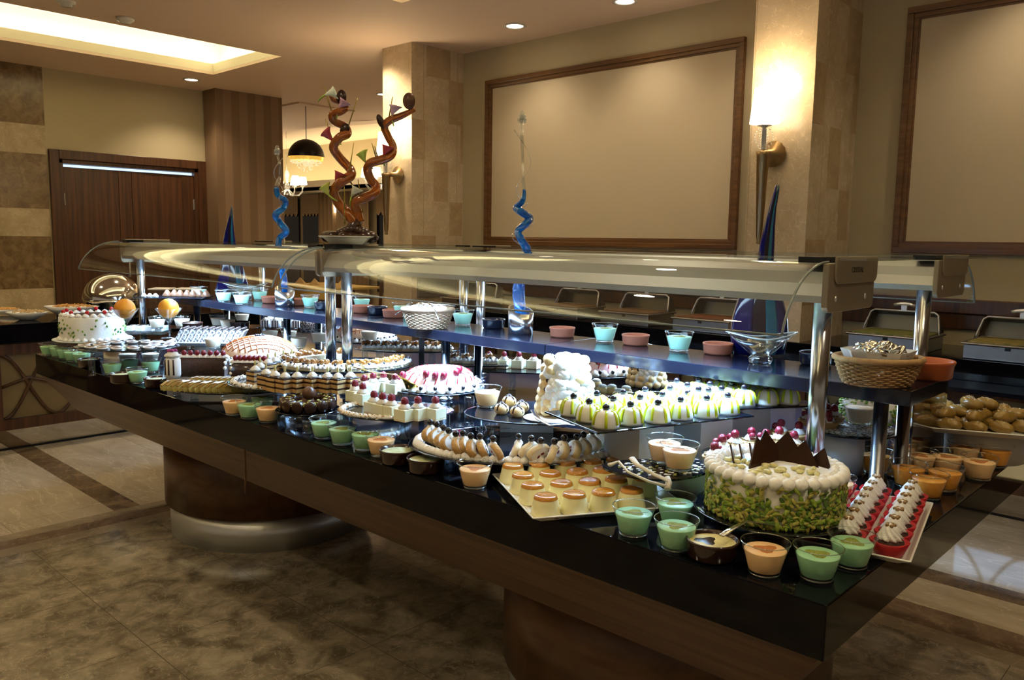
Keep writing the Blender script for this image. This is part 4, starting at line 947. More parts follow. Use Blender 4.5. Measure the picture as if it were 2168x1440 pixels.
# ---- white cream squares with raspberries
pl=P(838,889,1.0); u=Vector((pl.x,pl.y,0)).normalized(); p9=pl+u*.15
round_plate(p9,.205,'oval black platter of white cream squares topped with raspberries',ry=.155,rz=VR)
for k,(x,y) in enumerate(((730,905),(858,930),(925,905))): q=P(x,y,.9); stand(q.x,q.y,.993,'clear acrylic riser under the raspberry cream square platter, %s one'%('left','middle','right')[k])
def square(layers,top,cream=True,s=.058,h=.05):
    def mk():
        t=thing('cake_square','x','cake square'); z=0
        for nm_,mm,hh in layers:
            b=MB(); b.box((0,0,z+hh/2),(s,s,hh)); b.build(nm_,mm,t,bevel=.0015); z+=hh
        b=MB(); b.swirl((0,0,z),.022,.022,0); b.build('cream_swirl',m_whip,t)
        b=MB()
        if top=='rasp': raspberry(b,(0,0,z+.024),1.2); b.build('raspberry',m_rasp,t)
        else: b.sph((0,0,z+.030),(.006,.0035,.014),0,10); b.build('almond',m_alm,t)
        return t
    return mk
m_csq=mat('lemon_cream',(.84,.84,.62),.4)
WS=[(752,806),(768,812),(792,829),(810,833),(829,836),(857,843),(885,841),(922,841),(771,795),(790,790),(812,788),(836,792)]
for i,(x,y) in enumerate(WS):
    q=P(x,y+4,1.070); put('wsq',square([('base_layer',m_spongeL,.006),('cream_layer',m_csq,.034)],'rasp',s=.052),(q.x,q.y,1.001),.1,'raspberry topped white cream square, %s from left in the %s row, coconut rimmed platter'%((ORD[i],'front') if i<8 else (ORD[i-8],'rear')),'cake square','raspberry cream squares on the oval platter')
pts=[]
for i in range(36):
    a=PI*.75+PI*1.1*i/35; q=VX*cos(a)*.188+VY*sin(a)*.138; pts.append((p9.x+q.x,p9.y+q.y,1.001))
piped(pts,.014,'coconut_cream_border','rough coconut cream border round the left and front of the raspberry square platter',chip=m_sponge)
# ---- chocolate rolls
pc10=P(652,866,.954); round_plate(pc10,.12,'small round black plate of chocolate rolls on two clear risers')
for k,(x,y) in enumerate(((617,912),(652,918))): q=P(x,y,.9); stand(q.x,q.y,.947,'clear acrylic riser under the chocolate rolls plate, %s one'%('left','right')[k],.02)
def roll():
    t=thing('chocolate_roll','x','chocolate roll'); T=Matrix.Rotation(PI/2,4,'Y')
    b=MB(); b.lathe([(.001,-.022),(.020,-.022),(.022,-.018),(.022,.018),(.020,.022),(.001,.022)],18,0,T=Matrix.Translation((0,0,.022))@T); b.build('roll_body',m_choc,t)
    b=MB(); 
    for i in range(14): a=random.random()*PI; x=random.uniform(-.018,.018); b.sph((x,.022*cos(a),.022+.022*sin(a)),(.005,.004,.002),0,5)
    b.build('pistachio_flakes',m_green2,t)
    return t
for i in range(13):
    a=2*PI*i/13; q=pc10+Vector((.082*cos(a),.082*sin(a),.001)); put('roll',roll,q,a+PI,'chocolate roll, %s counter-clockwise from the right in the ring'%ORD[i],'chocolate roll','chocolate rolls on the small plate')
b=MB(); b.sph((0,0,.024),.026,0,18); b.sph((.008,.0,.06),.026,0,18); tag(b.build('chocolate_ball',m_chocm,loc=pc10+Vector((0,0,.001))),'dull chocolate balls stacked in the centre of the chocolate roll ring','chocolate ball')
# ---- opera squares
pl=P(625,828,1.0); u=Vector((pl.x,pl.y,0)).normalized(); p6=pl+u*.21
round_plate(p6,.275,'oval black platter of layered chocolate squares topped with almonds',ry=.21,rz=VR)
for k,(x,y) in enumerate(((521,842),(600,850),(690,850))): q=P(x,y,.9); stand(q.x,q.y,.993,'clear acrylic riser under the layered chocolate square platter, %s one'%('left','middle','right')[k])
op=[('sponge_layer',m_sponge,.014),('chocolate_layer',m_choc,.007),('sponge_layer',m_sponge,.014),('chocolate_layer',m_choc,.007),('sponge_layer',m_sponge,.010),('glaze_layer',m_choc,.006)]
for i,(x,y) in enumerate(((540,763),(563,770),(582,774),(603,777),(629,776),(661,776),(693,777),(715,778),(742,776),(551,757),(567,749),(583,745),(600,741),(618,739))):
    q=P(x,y+3,1.095); put('opera',square(op,'alm',s=.052),(q.x,q.y,1.001),.12,'layered chocolate square with almond, %s from the left in the %s row'%((ORD[i],'front') if i<9 else (ORD[i-9],'rear')),'cake square','layered chocolate squares on the oval platter')
pts=[]
for i in range(24):
    a=PI*.85+PI*1.05*i/23; q=VX*cos(a)*.25+VY*sin(a)*.185; pts.append((p6.x+q.x,p6.y+q.y,1.001))
piped(pts,.017,'piped_cream_border','small white cream rosettes with chocolate crumbs around the layered square platter',chip=m_choc)
# ---- apple slices
pl=P(478,834,.955); u=Vector((pl.x,pl.y,0)).normalized(); p5=pl+u*.15
round_plate(p5,.25,'oval black plate of fanned apple pastry slices',ry=.15,rz=VR-.12)
for k,(x,y) in enumerate(((376,838),(412,846),(588,838))): q=P(x,y,.9); stand(q.x,q.y,.948,'clear acrylic riser under the apple slice plate, %s one'%('left','second','right')[k])
def apple():
    t=thing('apple_pastry_slice','x','pastry slice')
    b=MB(); b.profx([(-.05,.0),(-.052,.018),(-.03,.030),(0,.035),(.03,.030),(.052,.016),(.05,0)],-.011,.011); b.build('filling',mat('apple_filling',(.72,.66,.25),.4,noise=.4,scale=50,col2=(.55,.45,.15)),t,bevel=.002)
    b=MB(); b.profx([(-.054,.018),(-.03,.031),(0,.036),(.03,.031),(.054,.017),(.053,.021),(.03,.036),(0,.040),(-.03,.036),(-.053,.022)],-.0115,.0115); b.build('browned_crust',m_puffd,t)
    return t
for i in range(17):
    q=p5+VX*(-.20+.0245*i)+VY*(-.05-.035*sin(PI*i/16)+ (.0)); put('apple',apple,(q.x,q.y,.9555+.002*(i%2)),VR-.75,'browned apple pastry slice, %s from the left in the front row of the fan'%ORD[i],'pastry slice','apple pastry slices on the oval plate')
for i in range(9):
    q=p5+VX*(-.14+.025*i)+VY*(.06); put('apple',apple,(q.x,q.y,.9555),VR-.75,'browned apple pastry slice, %s from the left in the rear row of the fan'%ORD[i],'pastry slice','apple pastry slices on the oval plate',.9)
# ---- log cakes
def logcake(loc,L_,rz,lab,body,side):
    t=thing('log_cake',lab,'cake',loc,rz); R=.045
    b=MB(); b.profx([(R*cos(a)*1.0,.04+R*sin(a)) for a in [PI*i/12 for i in range(13)]]+[(-R,0),(R,0)],-L_/2,L_/2,smooth=True); b.build('log_body',body,t)
    b=MB()
    for k in range(16):
        x=-L_/2+L_*k/15; b.swirl((x,-.006,.083),.015,.016,0,n=12,k=4)
    b.build('piped_cream',m_whip,t)
    b=MB()
    for sx in (-1,1):
        for k in range(6): a=PI*k/5; b.sph((sx*L_/2,.038*cos(a),.04+.036*sin(a)),(.009,.010,.010),0,8)
    b.build('cream_end',side,t)
    for k in range(7):
        b=MB(); raspberry(b,(0,0,0),1.1); b.build('raspberry',m_rasp,t,loc=(-L_/2*.85+L_*.85*k/6,-.006,.103))
c=P(425,799,.955)+VY*.05; logcake((c.x,c.y,.957),.21,VR+.02,'brown chocolate log cake topped with cream and raspberries behind the apple slices',m_chocsp,m_whip)
c=P(525,797,.985)+VY*.04; logcake((c.x,c.y,.957),.15,VR+.02,'dark log cake with raspberries half hidden behind the layered chocolate squares',m_choc,m_whip)
b=MB(); b.box((0,0,.028),(.5,.11,.056)); c=P(470,799,.955)+VY*.045; tag(b.build('plate_riser',m_steel,loc=(c.x,c.y,.9),rz=VR+.02),'low grey riser carrying the raspberry log cakes','plate riser')
c=P(361,805,.955)+VY*.03
t=thing('cream_roll_slice','upright white cake roll end with chocolate stripes and a purple topped cream rosette','cake',(c.x,c.y,.957),VR)
b=MB(); b.lathe([(.028,0),(.034,.02),(.034,.085),(.024,.10)],20,0); b.build('cake_roll',m_whip,t)
b=MB()
for a in (-2.3,-1.7,-1.1): b.tube([(.035*cos(a),.035*sin(a),.09),(.0355*cos(a),.0355*sin(a),.02)],.004,6)
b.build('chocolate_stripe',m_choc,t); b=MB(); b.swirl((0,0,.10),.035,.03,0); b.build('cream_swirl',m_whip,t); b=MB(); 
for i in range(6): b.sph((.014*cos(i),.014*sin(i),.128),(.012,.008,.006),0,7,bump=.1)
b.build('purple_petals',mat('purple_petal',(.30,.02,.18),.4),t)
b=MB(); pp=[(352,808,.93),(362,790,.96),(378,765,1.0),(398,742,1.03)]; b.tube([P(*q) for q in pp],[.012,.010,.008,.008],8,flat=.5); b.tube([P(x-10,y+2,z) for x,y,z in pp],[.012,.010,.008,.008],8,flat=.5); tag(b.build('serving_tongs',m_acry),'clear plastic serving tongs leaning on the striped cake roll end','serving tongs')
# ---- lattice dome cakes
def dome():
    t=thing('lattice_dome_cake','x','cake'); R=.17
    b=MB(); b.lathe([(R*cos(a),.018+.085*sin(a)) for a in [PI/2*i/12 for i in range(12)]]+[(.001,.103)],40,0); b.build('dome',mat('peach_icing',(.80,.58,.42),.4),t)
    b=MB()
    for s in (0,1):
        for k in range(-6,7):
            o=k*.024; pts=[]
            for i in range(21):
                w_=-.16+.32*i/20
                if o*o+w_*w_<R*R*.93: h=.020+.085*math.sqrt(max(0,1-(o*o+w_*w_)/R/R)); pts.append((o,w_,h) if s else (w_,o,h))
            if len(pts)>2: b.tube(pts,.0022,5)
    b.build('caramel_lattice',mat('caramel_lattice',(.45,.12,.03),.3),t)
    b=MB()
    for i in range(26): a=2*PI*i/26; b.swirl((R*1.02*cos(a),R*1.02*sin(a),0),.022,.026,0,n=12,k=4)
    b.build('cream_rim',m_whip,t)
    b=MB()
    for i in range(26): a=2*PI*i/26; b.sph((R*1.07*cos(a),R*1.07*sin(a),.022),.0065,0,7)
    for i in range(12): b.sph((random.uniform(-.02,.02),random.uniform(-.02,.02),.106),.006,0,7)
    b.build('currants',m_berry,t)
    return t
c=P(550,760,1.0); round_plate(c,.228,'round glossy plate under the left lattice dome cake',m_bglass); put('dome',dome,c+Vector((0,0,.003)),VR+.4,'white dome cake with orange caramel lattice behind the layered chocolate squares','cake',None,1.07)
q=P(478,812,.9)+VY*.16; white_drum(c.x,c.y,.994,.06,'grey drum riser under the left lattice dome cake')
# ---- zebra slices plate
c=P(440,728,1.0); tray('serving_tray',(c.x,c.y,1.0),.42,.24,VR+.03,'white rectangular tray of zebra striped cake slices'); white_drum(c.x,c.y,1.0,.07,'white drum riser under the zebra cake tray')
m_spk=mat('speckled_sponge',(.55,.50,.50),.8,noise=.95,scale=130,col2=(.04,.03,.035))
def zebra():
    t=thing('zebra_cake_slice','x','cake slice')
    b=MB(); b.add([(-.016,-.05,0),(.004,-.05,0),(.004,.05,0),(-.016,.05,0),(.024,-.05,.080),(.044,-.05,.076),(.044,.05,.076),(.024,.05,.080)],[(0,3,2,1),(4,5,6,7),(0,1,5,4),(1,2,6,5),(2,3,7,6),(3,0,4,7)],0,False); b.build('speckled_sponge',m_spk,t)
    b=MB(); b.add([(.0045,-.048,0),(.016,-.048,0),(.016,.048,0),(.0045,.048,0),(.0445,-.048,.072),(.055,-.048,.070),(.055,.048,.070),(.0445,.048,.072)],[(0,3,2,1),(4,5,6,7),(0,1,5,4),(1,2,6,5),(2,3,7,6),(3,0,4,7)],0,False); b.build('cream_layer',m_whip,t,bevel=.003)
    b=MB()
    for i in range(5): b.sph((.038+.004*random.random(),-.04+.02*i,.080),(.010,.011,.007),0,7,bump=.15)
    b.build('chocolate_crumb_top',m_chocsp,t)
    return t
for i in range(10): q=c+VX*(-.16+.036*i)+VY*.0; put('zebra',zebra,(q.x,q.y,1.0085),VR+.1,'zebra striped cake slice leaning on the white tray, %s from the left'%ORD[i],'cake slice','zebra striped cake slices on the white tray')
# ---- small chocolate tarts plate
c=P(270,733,1.02); round_plate(c,.262,'round black plate of tiny chocolate tarts at the left',ry=.20,rz=VR)
for k,(x,y) in enumerate(((195,796),(345,775))): q=P(x,y,.9); stand(q.x,q.y,1.013,'clear acrylic riser under the tiny chocolate tarts plate, %s one'%('left','right')[k])
def tinytart():
    t=thing('chocolate_tart','x','tart')
    b=MB(); b.lathe([(.020,0),(.030,.010),(.028,.012),(.001,.010)],18,0); b.build('tart_shell',m_whip,t)
    b=MB(); b.lathe([(.024,.0115),(.001,.016)],16,0,cap=False); b.build('chocolate_filling',m_chocm,t)
    return t
for ring,n in ((.215,17),(.14,11)):
    for i in range(n):
        a=2*PI*i/n; q=c+VX*cos(a)*ring+VY*sin(a)*ring*.72; put('tinytart',tinytart,(q.x,q.y,1.021),0,'tiny white chocolate tart on the left plate, %s in the %s ring'%(ORD[i],'outer' if ring>.2 else 'inner'),'tart','tiny chocolate tarts on the left plate')
# ---- cherry cake
c=P(197,716,1.0); round_plate(c,.21,'round silver edged plate under the cherry cake at the far left',m_steel)
white_drum(c.x,c.y,.993,.05,'drum riser under the cherry cake plate')
t=thing('cherry_cake','white cream cake with green herbs on its side and red cherries on top, far left','cake',(c.x,c.y,1.002),VR)
b=MB(); b.lathe([(.165,0),(.17,.01),(.17,.125),(.16,.135),(.001,.135)],48,0,fn=lambda r,a,i,z:r*(1+.015*sin(11*a))); b.build('cream_body',m_whip,t)
b=MB(); b.lathe([(.135,.137),(.001,.141)],32,0,cap=False); b.build('chocolate_shavings',m_chocsp,t)
b=MB()
for i in range(24): a=2*PI*i/24; b.swirl((.15*cos(a),.15*sin(a),.132),.022,.022,0,n=12,k=4)
for i in range(28): a=2*PI*i/28; b.swirl((.17*cos(a),.17*sin(a),0),.02,.018,0,n=10,k=4)
b.build('piped_cream',m_whip,t)
for i in range(10):
    a=2*PI*i/10; b=MB(); b.sph((0,0,0),.0115,0,10); b.build('cherry',m_cherry,t,loc=(.145*cos(a),.145*sin(a),.158))
b=MB()
for i in range(110): a=random.random()*6.3; z=random.uniform(.03,.105)+.012*sin(a*5); b.sph((.172*cos(a),.172*sin(a),z),(.005,.005,.007),random.choice((0,1)),5,k=3)
tag(b.build('green_herbs',[m_green,mat('leaf_green',(.05,.18,.04),.5)],t),kind='stuff')
# ---- oranges in martini glasses
for k,(x,y,l) in enumerate(((267,717,'martini glass holding an orange, left one'),(359,716,'martini glass holding a pale lit orange, right one'))):
    q=P(x,y,1.03); t=thing('martini_glass','clear '+l,'glass',q)
    b=MB(); b.lathe([(.045,0),(.043,.003),(.006,.006),(.005,.075),(.012,.085),(.072,.165),(.070,.165),(.009,.088),(.001,.086)],32,0); b.build('glass_body',m_glass,t)
    t=thing('orange','bright orange resting in the %s martini glass'%('left','right')[k],'orange',q+Vector((0,0,.165)))
    b=MB(); b.sph((0,0,0),.055,0,24); b.build('peel',m_orng,t); b=MB(); b.sph((0,0,.0545),(.005,.005,.003),0,6); b.build('stem_end',m_green,t)
q=P(312,706,1.0); b=MB(); b.box((0,0,0.01),(.24,.14,.02)); tag(b.build('serving_tray',m_acry,loc=q,rz=VR),'clear low tray of tiny white cakes between the martini glasses','tray')
for i in range(8):
    w_=q+VX*(-.09+.06*(i%4))+VY*(-.03+.06*(i//4)); b=MB(); b.box((0,0,.014),(.04,.04,.028)); b.tube([(-.018,-.01,.029),(0,.01,.03),(.018,-.008,.029)],.002,5,1); tag(b.build('tiny_cake',[m_whip,m_choc],loc=w_+Vector((0,0,.0205)),rz=VR),'tiny white cake on the clear low tray, %s from left, %s row'%(ORD[i%4],['front','back'][i//4]),'cake','tiny cakes on the clear tray')
# ---- fruit ring cake
p7=Vector((-3.05,2.14,1.03)); b=MB(); b.lathe([(.62,-.006),(.97,-.006),(1,0),(.97,.001),(.62,.001),(.62,-.006)],56,0,T=Matrix.Diagonal((.315,.235,1,1)),cap=False); tag(b.build('serving_plate',m_bglass,loc=p7,rz=VR+.1),'oval ring shaped black platter of orange fruit cake slices around the double posts','plate')
for k,(x,y) in enumerate(((665,815),(860,805))): q=P(x,y,.9); stand(q.x,q.y,1.023,'clear acrylic riser under the orange fruit cake platter, %s one'%('left','right')[k])
def fruit():
    t=thing('fruit_cake_slice','x','cake slice')
    b=MB(); b.box((0,0,.014),(.062,.10,.028),taper=.95); b.build('sponge_base',m_spongeL,t,bevel=.003)
    b=MB()
    for k in range(3): b.swirl((-.02+.02*k,-.047,.016),.016,.018,0,n=10,k=3)
    b.build('cream_edge',m_whip,t)
    b=MB()
    for k in range(9): b.sph((random.uniform(-.022,.022),random.uniform(-.028,.04),.034+random.random()*.01),(.014,.012,.012),0,8,bump=.12)
    b.build('glazed_fruit',m_jelly,t)
    b=MB(); b.sph((-.01,-.047,.034),.0068,0,8); b.sph((.02,-.05,.028),.006,0,8); b.build('currants',m_berry,t)
    return t
for i in range(19):
    a=PI*.55+PI*1.42*i/18; q=p7+rot((.250*cos(a),.185*sin(a)),VR+.1); put('fruit',fruit,(q.x,q.y,1.0315),VR+.1+a+PI/2,'orange fruit cake slice, %s from the rear end of the double post ring'%ORD[i],'cake slice','orange fruit cake slices around the double posts',.9)
# ---- pink cake
p8=P(930,818,1.012); round_plate(p8,.20,'round black glass plate under the pink ring cake')
q=P(992,897,.9); stand(q.x,q.y,1.005,'tall beaded acrylic riser under the pink ring cake, right one'); q=P(850,860,.9); stand(q.x,q.y,1.005,'tall beaded acrylic riser under the pink ring cake, left one')
t=thing('pink_ring_cake','pink and white ring cake with raspberries and dark berries around its cream rim','cake',p8+Vector((0,0,.002)),VR)
b=MB(); b.lathe([(.14,0),(.143,.02),(.13,.055),(.10,.072),(.06,.066),(.04,.045),(.04,0)],44,0,fn=lambda r,a,i,z:r*(1+.02*cos(14*a))); b.build('ring_body',m_pink,t)
b=MB()
for i in range(26): a=2*PI*i/26; b.swirl((.158*cos(a),.158*sin(a),0),.023,.028,0,n=12,k=4)
b.build('cream_rim',m_whip,t)
b=MB()
for i in range(20): a=2*PI*i/20; b.tube([(.09*cos(a),.09*sin(a),.074),(.125*cos(a+.05),.125*sin(a+.05),.06),(.143*cos(a-.03),.143*sin(a-.03),.03)],.0022,5)
b.build('red_sauce',m_cherry,t)
for i in range(20): a=2*PI*i/20; b=MB(); b.sph((0,0,0),.0085,0,8); b.build('dark_berry',m_berry,t,loc=(.178*cos(a),.178*sin(a),.02))
for i,(a,r,z) in enumerate(((-1.9,.125,.067),(-1.6,.13,.064),(-1.35,.13,.064),(-.7,.11,.078),(-2.9,.17,.03),(-2.75,.15,.05),(-.9,.12,.07))): b=MB(); raspberry(b,(0,0,0),1.3); b.build('raspberry',m_rasp,t,loc=(r*cos(a),r*sin(a),z))
b=MB(); pp=[(744,776,1.13),(790,788,1.10),(838,793,1.075),(850,800,1.07),(868,818,1.04),(890,823,1.02)]; b.tube([P(*q) for q in pp],[.007,.008,.005,.006,.022,.004],8,flat=.25); tag(b.build('cake_server',m_gold),'gold cake server resting on the pink ring cake plate','serving utensil')
# ================================================================== REAR HALF
for k,(x,y,z,l) in enumerate(((1060,792,1.0,'pale cream square cake row with raspberries on the rear half, under the shelf'),)):
    c=P(1085,785,1.0)+VY*.05; rect_plate((c.x,c.y,1.0),.34,.2,VR-.1,'dark glass tray of cream squares on the rear half, seen under the shelf'); stand(c.x,c.y,.993,'clear riser under the rear tray of cream squares')
    for i in range(4):
        q=c+VX*(-.11+.07*i)+VY*.02; put('wsq',None,(q.x,q.y,1.001),.3,'raspberry cream square on the rear tray under the shelf, %s from the left'%ORD[i],'cake square','raspberry cream squares on the rear tray')
tb=P(1368,835,.98)+VY*.1; tb.z=1.0
round_plate(tb,.24,'oval black platter under the second profiterole tower, rear half',ry=.16,rz=VR); white_drum(tb.x,tb.y,.993,.06,'drum riser under the second profiterole tower')
tw=[o for o in COL.objects if o.name=='profiterole_tower'][0]; r_=dup(tw,(tb.x+.02,tb.y,1.001),VR+.3,'second cream covered profiterole tower on the rear half, seen under the shelf',sc=.85)
for i,(x,y) in enumerate(((1262,822),(1275,835),(1295,835),(1310,845),(1325,838))):
    q=P(x,y+4,1.0); b=MB(); b.sph((0,0,.022),(.026,.024,.021),0,12,bump=.05,bf=4); b.sph((0,0,.04),(.018,.018,.008),1,10); tag(b.build('cream_puff',[m_puffp,m_whip],loc=q),'cream topped puff left of the second profiterole tower, %s from the left'%ORD[i],'cream puff','cream puffs by the second tower')
round_plate(P(1292,843,1.0)+VY*.02,.11,'small dark plate of cream puffs on the rear half',ry=.08,rz=VR); q=P(1292,843,1.0)+VY*.02; stand(q.x,q.y,.993,'clear riser under the rear plate of cream puffs')
c=P(1262,787,1.03)+VY*.02; pk=[o for o in COL.objects if o.name=='pink_ring_cake'][0]; dup(pk,c+Vector((0,0,.002)),VR,'second pink ring cake with dark berries on the rear half behind the tower'); round_plate(c,.2,'round plate under the second pink ring cake'); stand(c.x,c.y,1.023,'riser under the second pink ring cake')
c=P(772,718,1.03); dc=PROTO['dome']; dup(dc,c+Vector((0,0,.002)),VR,'second orange lattice dome cake on the rear half behind the double posts',sc=.95); round_plate(c,.2,'round plate under the second lattice dome cake'); stand(c.x,c.y,1.023,'riser under the second lattice dome cake')
c=P(865,738,1.04); round_plate(c,.28,'oval dark platter of orange fruit slices on the rear half',ry=.14,rz=VR)
for k,(dx) in enumerate((-.15,.12)): q=c+VX*dx; stand(q.x,q.y,1.033,'clear riser under the rear orange fruit platter, %s one'%('left','right')[k])
for i in range(9):
    q=c+VX*(-.2+.05*i)+VY*(-.06+.0*i); put('fruit',None,(q.x,q.y,1.041),VR+.2,'glazed orange fruit slice on the rear platter under the shelf, %s from the left'%ORD[i],'cake slice','orange fruit cake slices on the rear platter',.9)
c=P(1005,768,1.03); rect_plate((c.x,c.y,1.03),.28,.2,VR+.2,'dark tray of orange pastry with cream on the rear half'); stand(c.x,c.y,1.024,'clear riser under the rear orange pastry tray')
for i in range(4): q=c+VX*(-.09+.055*i); put('fruit',None,(q.x,q.y,1.0305),VR+.2,'glazed fruit slice on the small rear tray, %s from the left'%ORD[i],'cake slice','glazed fruit slices on the small rear tray',.85)
c=P(635,690,1.03); rect_plate((c.x,c.y,1.03),.5,.26,VR,'dark tray of chocolate rosette slices on the rear left half'); stand(c.x,c.y,1.024,'riser under the rear chocolate rosette tray')
def rosette():
    t=thing('chocolate_rosette_cake','x','small cake')
    b=MB(); b.box((0,0,.02),(.05,.05,.04)); b.build('cake_base',m_zebra,t); b=MB(); b.swirl((0,0,.04),.022,.02,0); b.build('cream_swirl',m_whip,t); b=MB(); b.box((0,0,.055),(.022,.003,.022),rz=.6); b.build('chocolate_shard',m_choc,t); return t
for i in range(7):
    for j in range(3): q=c+VX*(-.2+.065*i)+VY*(-.07+.07*j); put('ros',rosette,(q.x,q.y,1.0305),VR,'small cake with chocolate shard, rear left tray, %s row, %s from the left'%(['front','middle','back'][j],ORD[i]),'small cake','chocolate rosette cakes on the rear left tray')
c=P(682,706,1.0); t=thing('speckled_log_cake','grey speckled log cake lying on the rear half left of the double posts','cake',(c.x,c.y,1.0),VR); b=MB(); T=Matrix.Rotation(PI/2,4,'Y'); b.lathe([(.04,-.13),(.05,-.12),(.05,.12),(.04,.13)],24,0,T=Matrix.Translation((0,0,.05))@T); b.build('log_body',mat('speckled_icing',(.50,.48,.50),.7,noise=.95,scale=120,col2=(.05,.04,.05)),t); stand(c.x,c.y,.999,'riser under the speckled log cake',.05)
cups([
('c',333,697,1.041,'left of the right martini glass, on the left end of the counter'),
('c',386,695,1.041,'right of the right martini glass, by a black ramekin'),
('c',462,692,1.041,'beside the left end support of the shelf'),
('c',482,697,1.041,'slightly nearer one beside the left end support of the shelf'),
('c',513,684,1.041,'under the left part of the shelf, behind the zebra slices'),
('c',676,728,1.02,'immediately left of the double posts'),
('c',782,724,1.05,'immediately right of the double posts under the shelf'),
('o',1852,1006,.9,'left of the shelf support near the red cupcakes'),
('o',1963,1060,.9,'nearest of the group behind the red cupcakes'),
('o',1997,1043,.9,'second nearest of the group behind the red cupcakes'),
('p',2070,1019,.9,'with white foam, third from the far end of the right row'),
('o',2105,992,.9,'last visible one at the right edge of the counter'),
('p',1945,1005,.9,'tall looking one between two orange ones near the dark pane'),
('p',2003,1008,.9,'directly left of the foam topped one'),
('p',1918,985,.9,'seen through the dark end pane of the shelf'),
('p',2040,985,.9,'under the edge of the pastry stand'),
('o',1920,1035,.9,'half hidden behind the shelf support and cupcakes'),
('g',1855,950,.9,'under the doily plate, left of the end support'),
])
for k,(x,y,l) in enumerate(((1868,880,'half of a second pistachio coated cake under the shelf corner'),)):
    c=P(1868,905,1.0)+VY*.10; t=thing('pistachio_cake',l,'cake',(c.x,c.y,1.0),0); b=MB(); b.lathe([(.09,0),(.095,.05),(.08,.10),(.04,.12),(.001,.125)],32,0); b.build('cream_body',m_whip,t); b=MB()
    for i in range(420):
        a=random.random()*6.3; z=random.random()*.115; r=.097 if z<.06 else .097-.055*((z-.06)/.06)**1.5; e=.006; b.sph((r*cos(a),r*sin(a),z+.003),(e,e*.8,e*.6),random.choice((0,1)),5,k=3)
    tag(b.build('pistachio_coating',[m_green,mat('bright_pistachio',(.12,.30,.05),.5)],t),kind='stuff'); stand(c.x,c.y,.999,'riser under the second pistachio cake',.05,m_blk)
q=P(400,692,1.04)+VY*.0; rect_plate((q.x,q.y,1.04),.42,.16,VR-.05,'clear low plate carrying pale cups at the rear left end',m_acry); stand(q.x,q.y,1.034,'clear riser under the plate of pale cups at the rear left')
q=P(500,690,1.04); rect_plate((q.x,q.y,1.04),.30,.2,VR-.05,'clear low plate of pale cups beside the left shelf support',m_acry); stand(q.x,q.y,1.034,'clear riser under the plate of cups beside the left shelf support')
# puffs stand at the right
c=P(2068,905,1.0)+VX*.03; tray('serving_tray',(c.x,c.y,1.0),.52,.36,VR-.35,'white square plate of syrup soaked pastries on a white drum at the right'); white_drum(c.x,c.y,1.0,.12,'large white drum riser under the syrup pastries at the right')
def puff():
    b=MB(); b.sph((0,0,.018),(.044,.027,.020),0,14,bump=.05,bf=3); 
    for i in range(6): b.sph((random.uniform(-.02,.02),random.uniform(-.012,.012),.037),(.003,.002,.001),1,5,k=3)
    return b.build('syrup_pastry',[m_puffd,m_whip])
for lay,(n,rr) in enumerate(((13,.155),(8,.085),(8,.115),(4,.05),(3,.03))):
    z=[1.009,1.009,1.036,1.036,1.064][lay]
    for i in range(n):
        a=2*PI*i/n+lay; q=c-VX*.04+VX*cos(a)*rr*1.1+VY*sin(a)*rr*.75; put('puff',puff,(q.x,q.y,z),random.random()*3,'golden syrup soaked pastry in the heap on the white square plate','pastry','syrup soaked pastries on the white plate')
# ================================================================== ITEMS ON THE SHELF
cups([('m',422,632,SZ,'on the shelf, leftmost beside the truffle plate'),('m',474,640,SZ,'on the shelf, second from its left end'),('m',512,646,SZ,'on the shelf, third from its left end'),('m',550,637,SZ,'on the shelf, just left of the left chrome pitcher'),('m',657,652,SZ,'on the shelf, between the left pitcher and the double posts'),('m',766,655,SZ,'on the shelf, right behind the double posts'),('m',852,672,SZ,'on the shelf, hidden behind the pale basket'),('m',980,690,SZ,'on the shelf, right of the pale basket'),('m',1280,726,SZ,'on the shelf, between the first and second terracotta dishes'),('m',1437,746,SZ,'on the shelf, between the second and third terracotta dishes')],'mint puddings on the shelf')
for kk,rm,mm,lst in (('ter',ramekin(m_terra,None,.04,.052),0,((573,643,'terracotta dish on the shelf left of the left chrome pitcher'),(632,648,'terracotta dish on the shelf right of the left chrome pitcher'),(767,664,'terracotta dish on the shelf just right of the double posts'),(832,674,'terracotta dish on the shelf left of the pale basket'),(1190,716,'terracotta dish on the shelf nearest the right chrome pitcher'),(1345,733,'terracotta dish on the shelf between two mint cups'),(1519,753,'terracotta dish on the shelf beside the glass boat bowl'))),('nav',ramekin(m_navy,None,.042,.052),0,((686,657,'navy glazed dish on the shelf left of the double posts'),(799,668,'navy glazed dish on the shelf between two terracotta dishes'),(1045,697,'navy glazed dish on the shelf left of the right chrome pitcher'),(1726,776,'navy glazed dish with white rim on the shelf left of the front post'))),('redb',ramekin(m_terr2,None,.055,.075),0,((1960,805,'reddish terracotta bowl behind the cutlery basket on the shelf'),))):
    for x,y,l in lst:
        put(kk,rm,FB(x,y,SZ,.045),1,l,'dish')
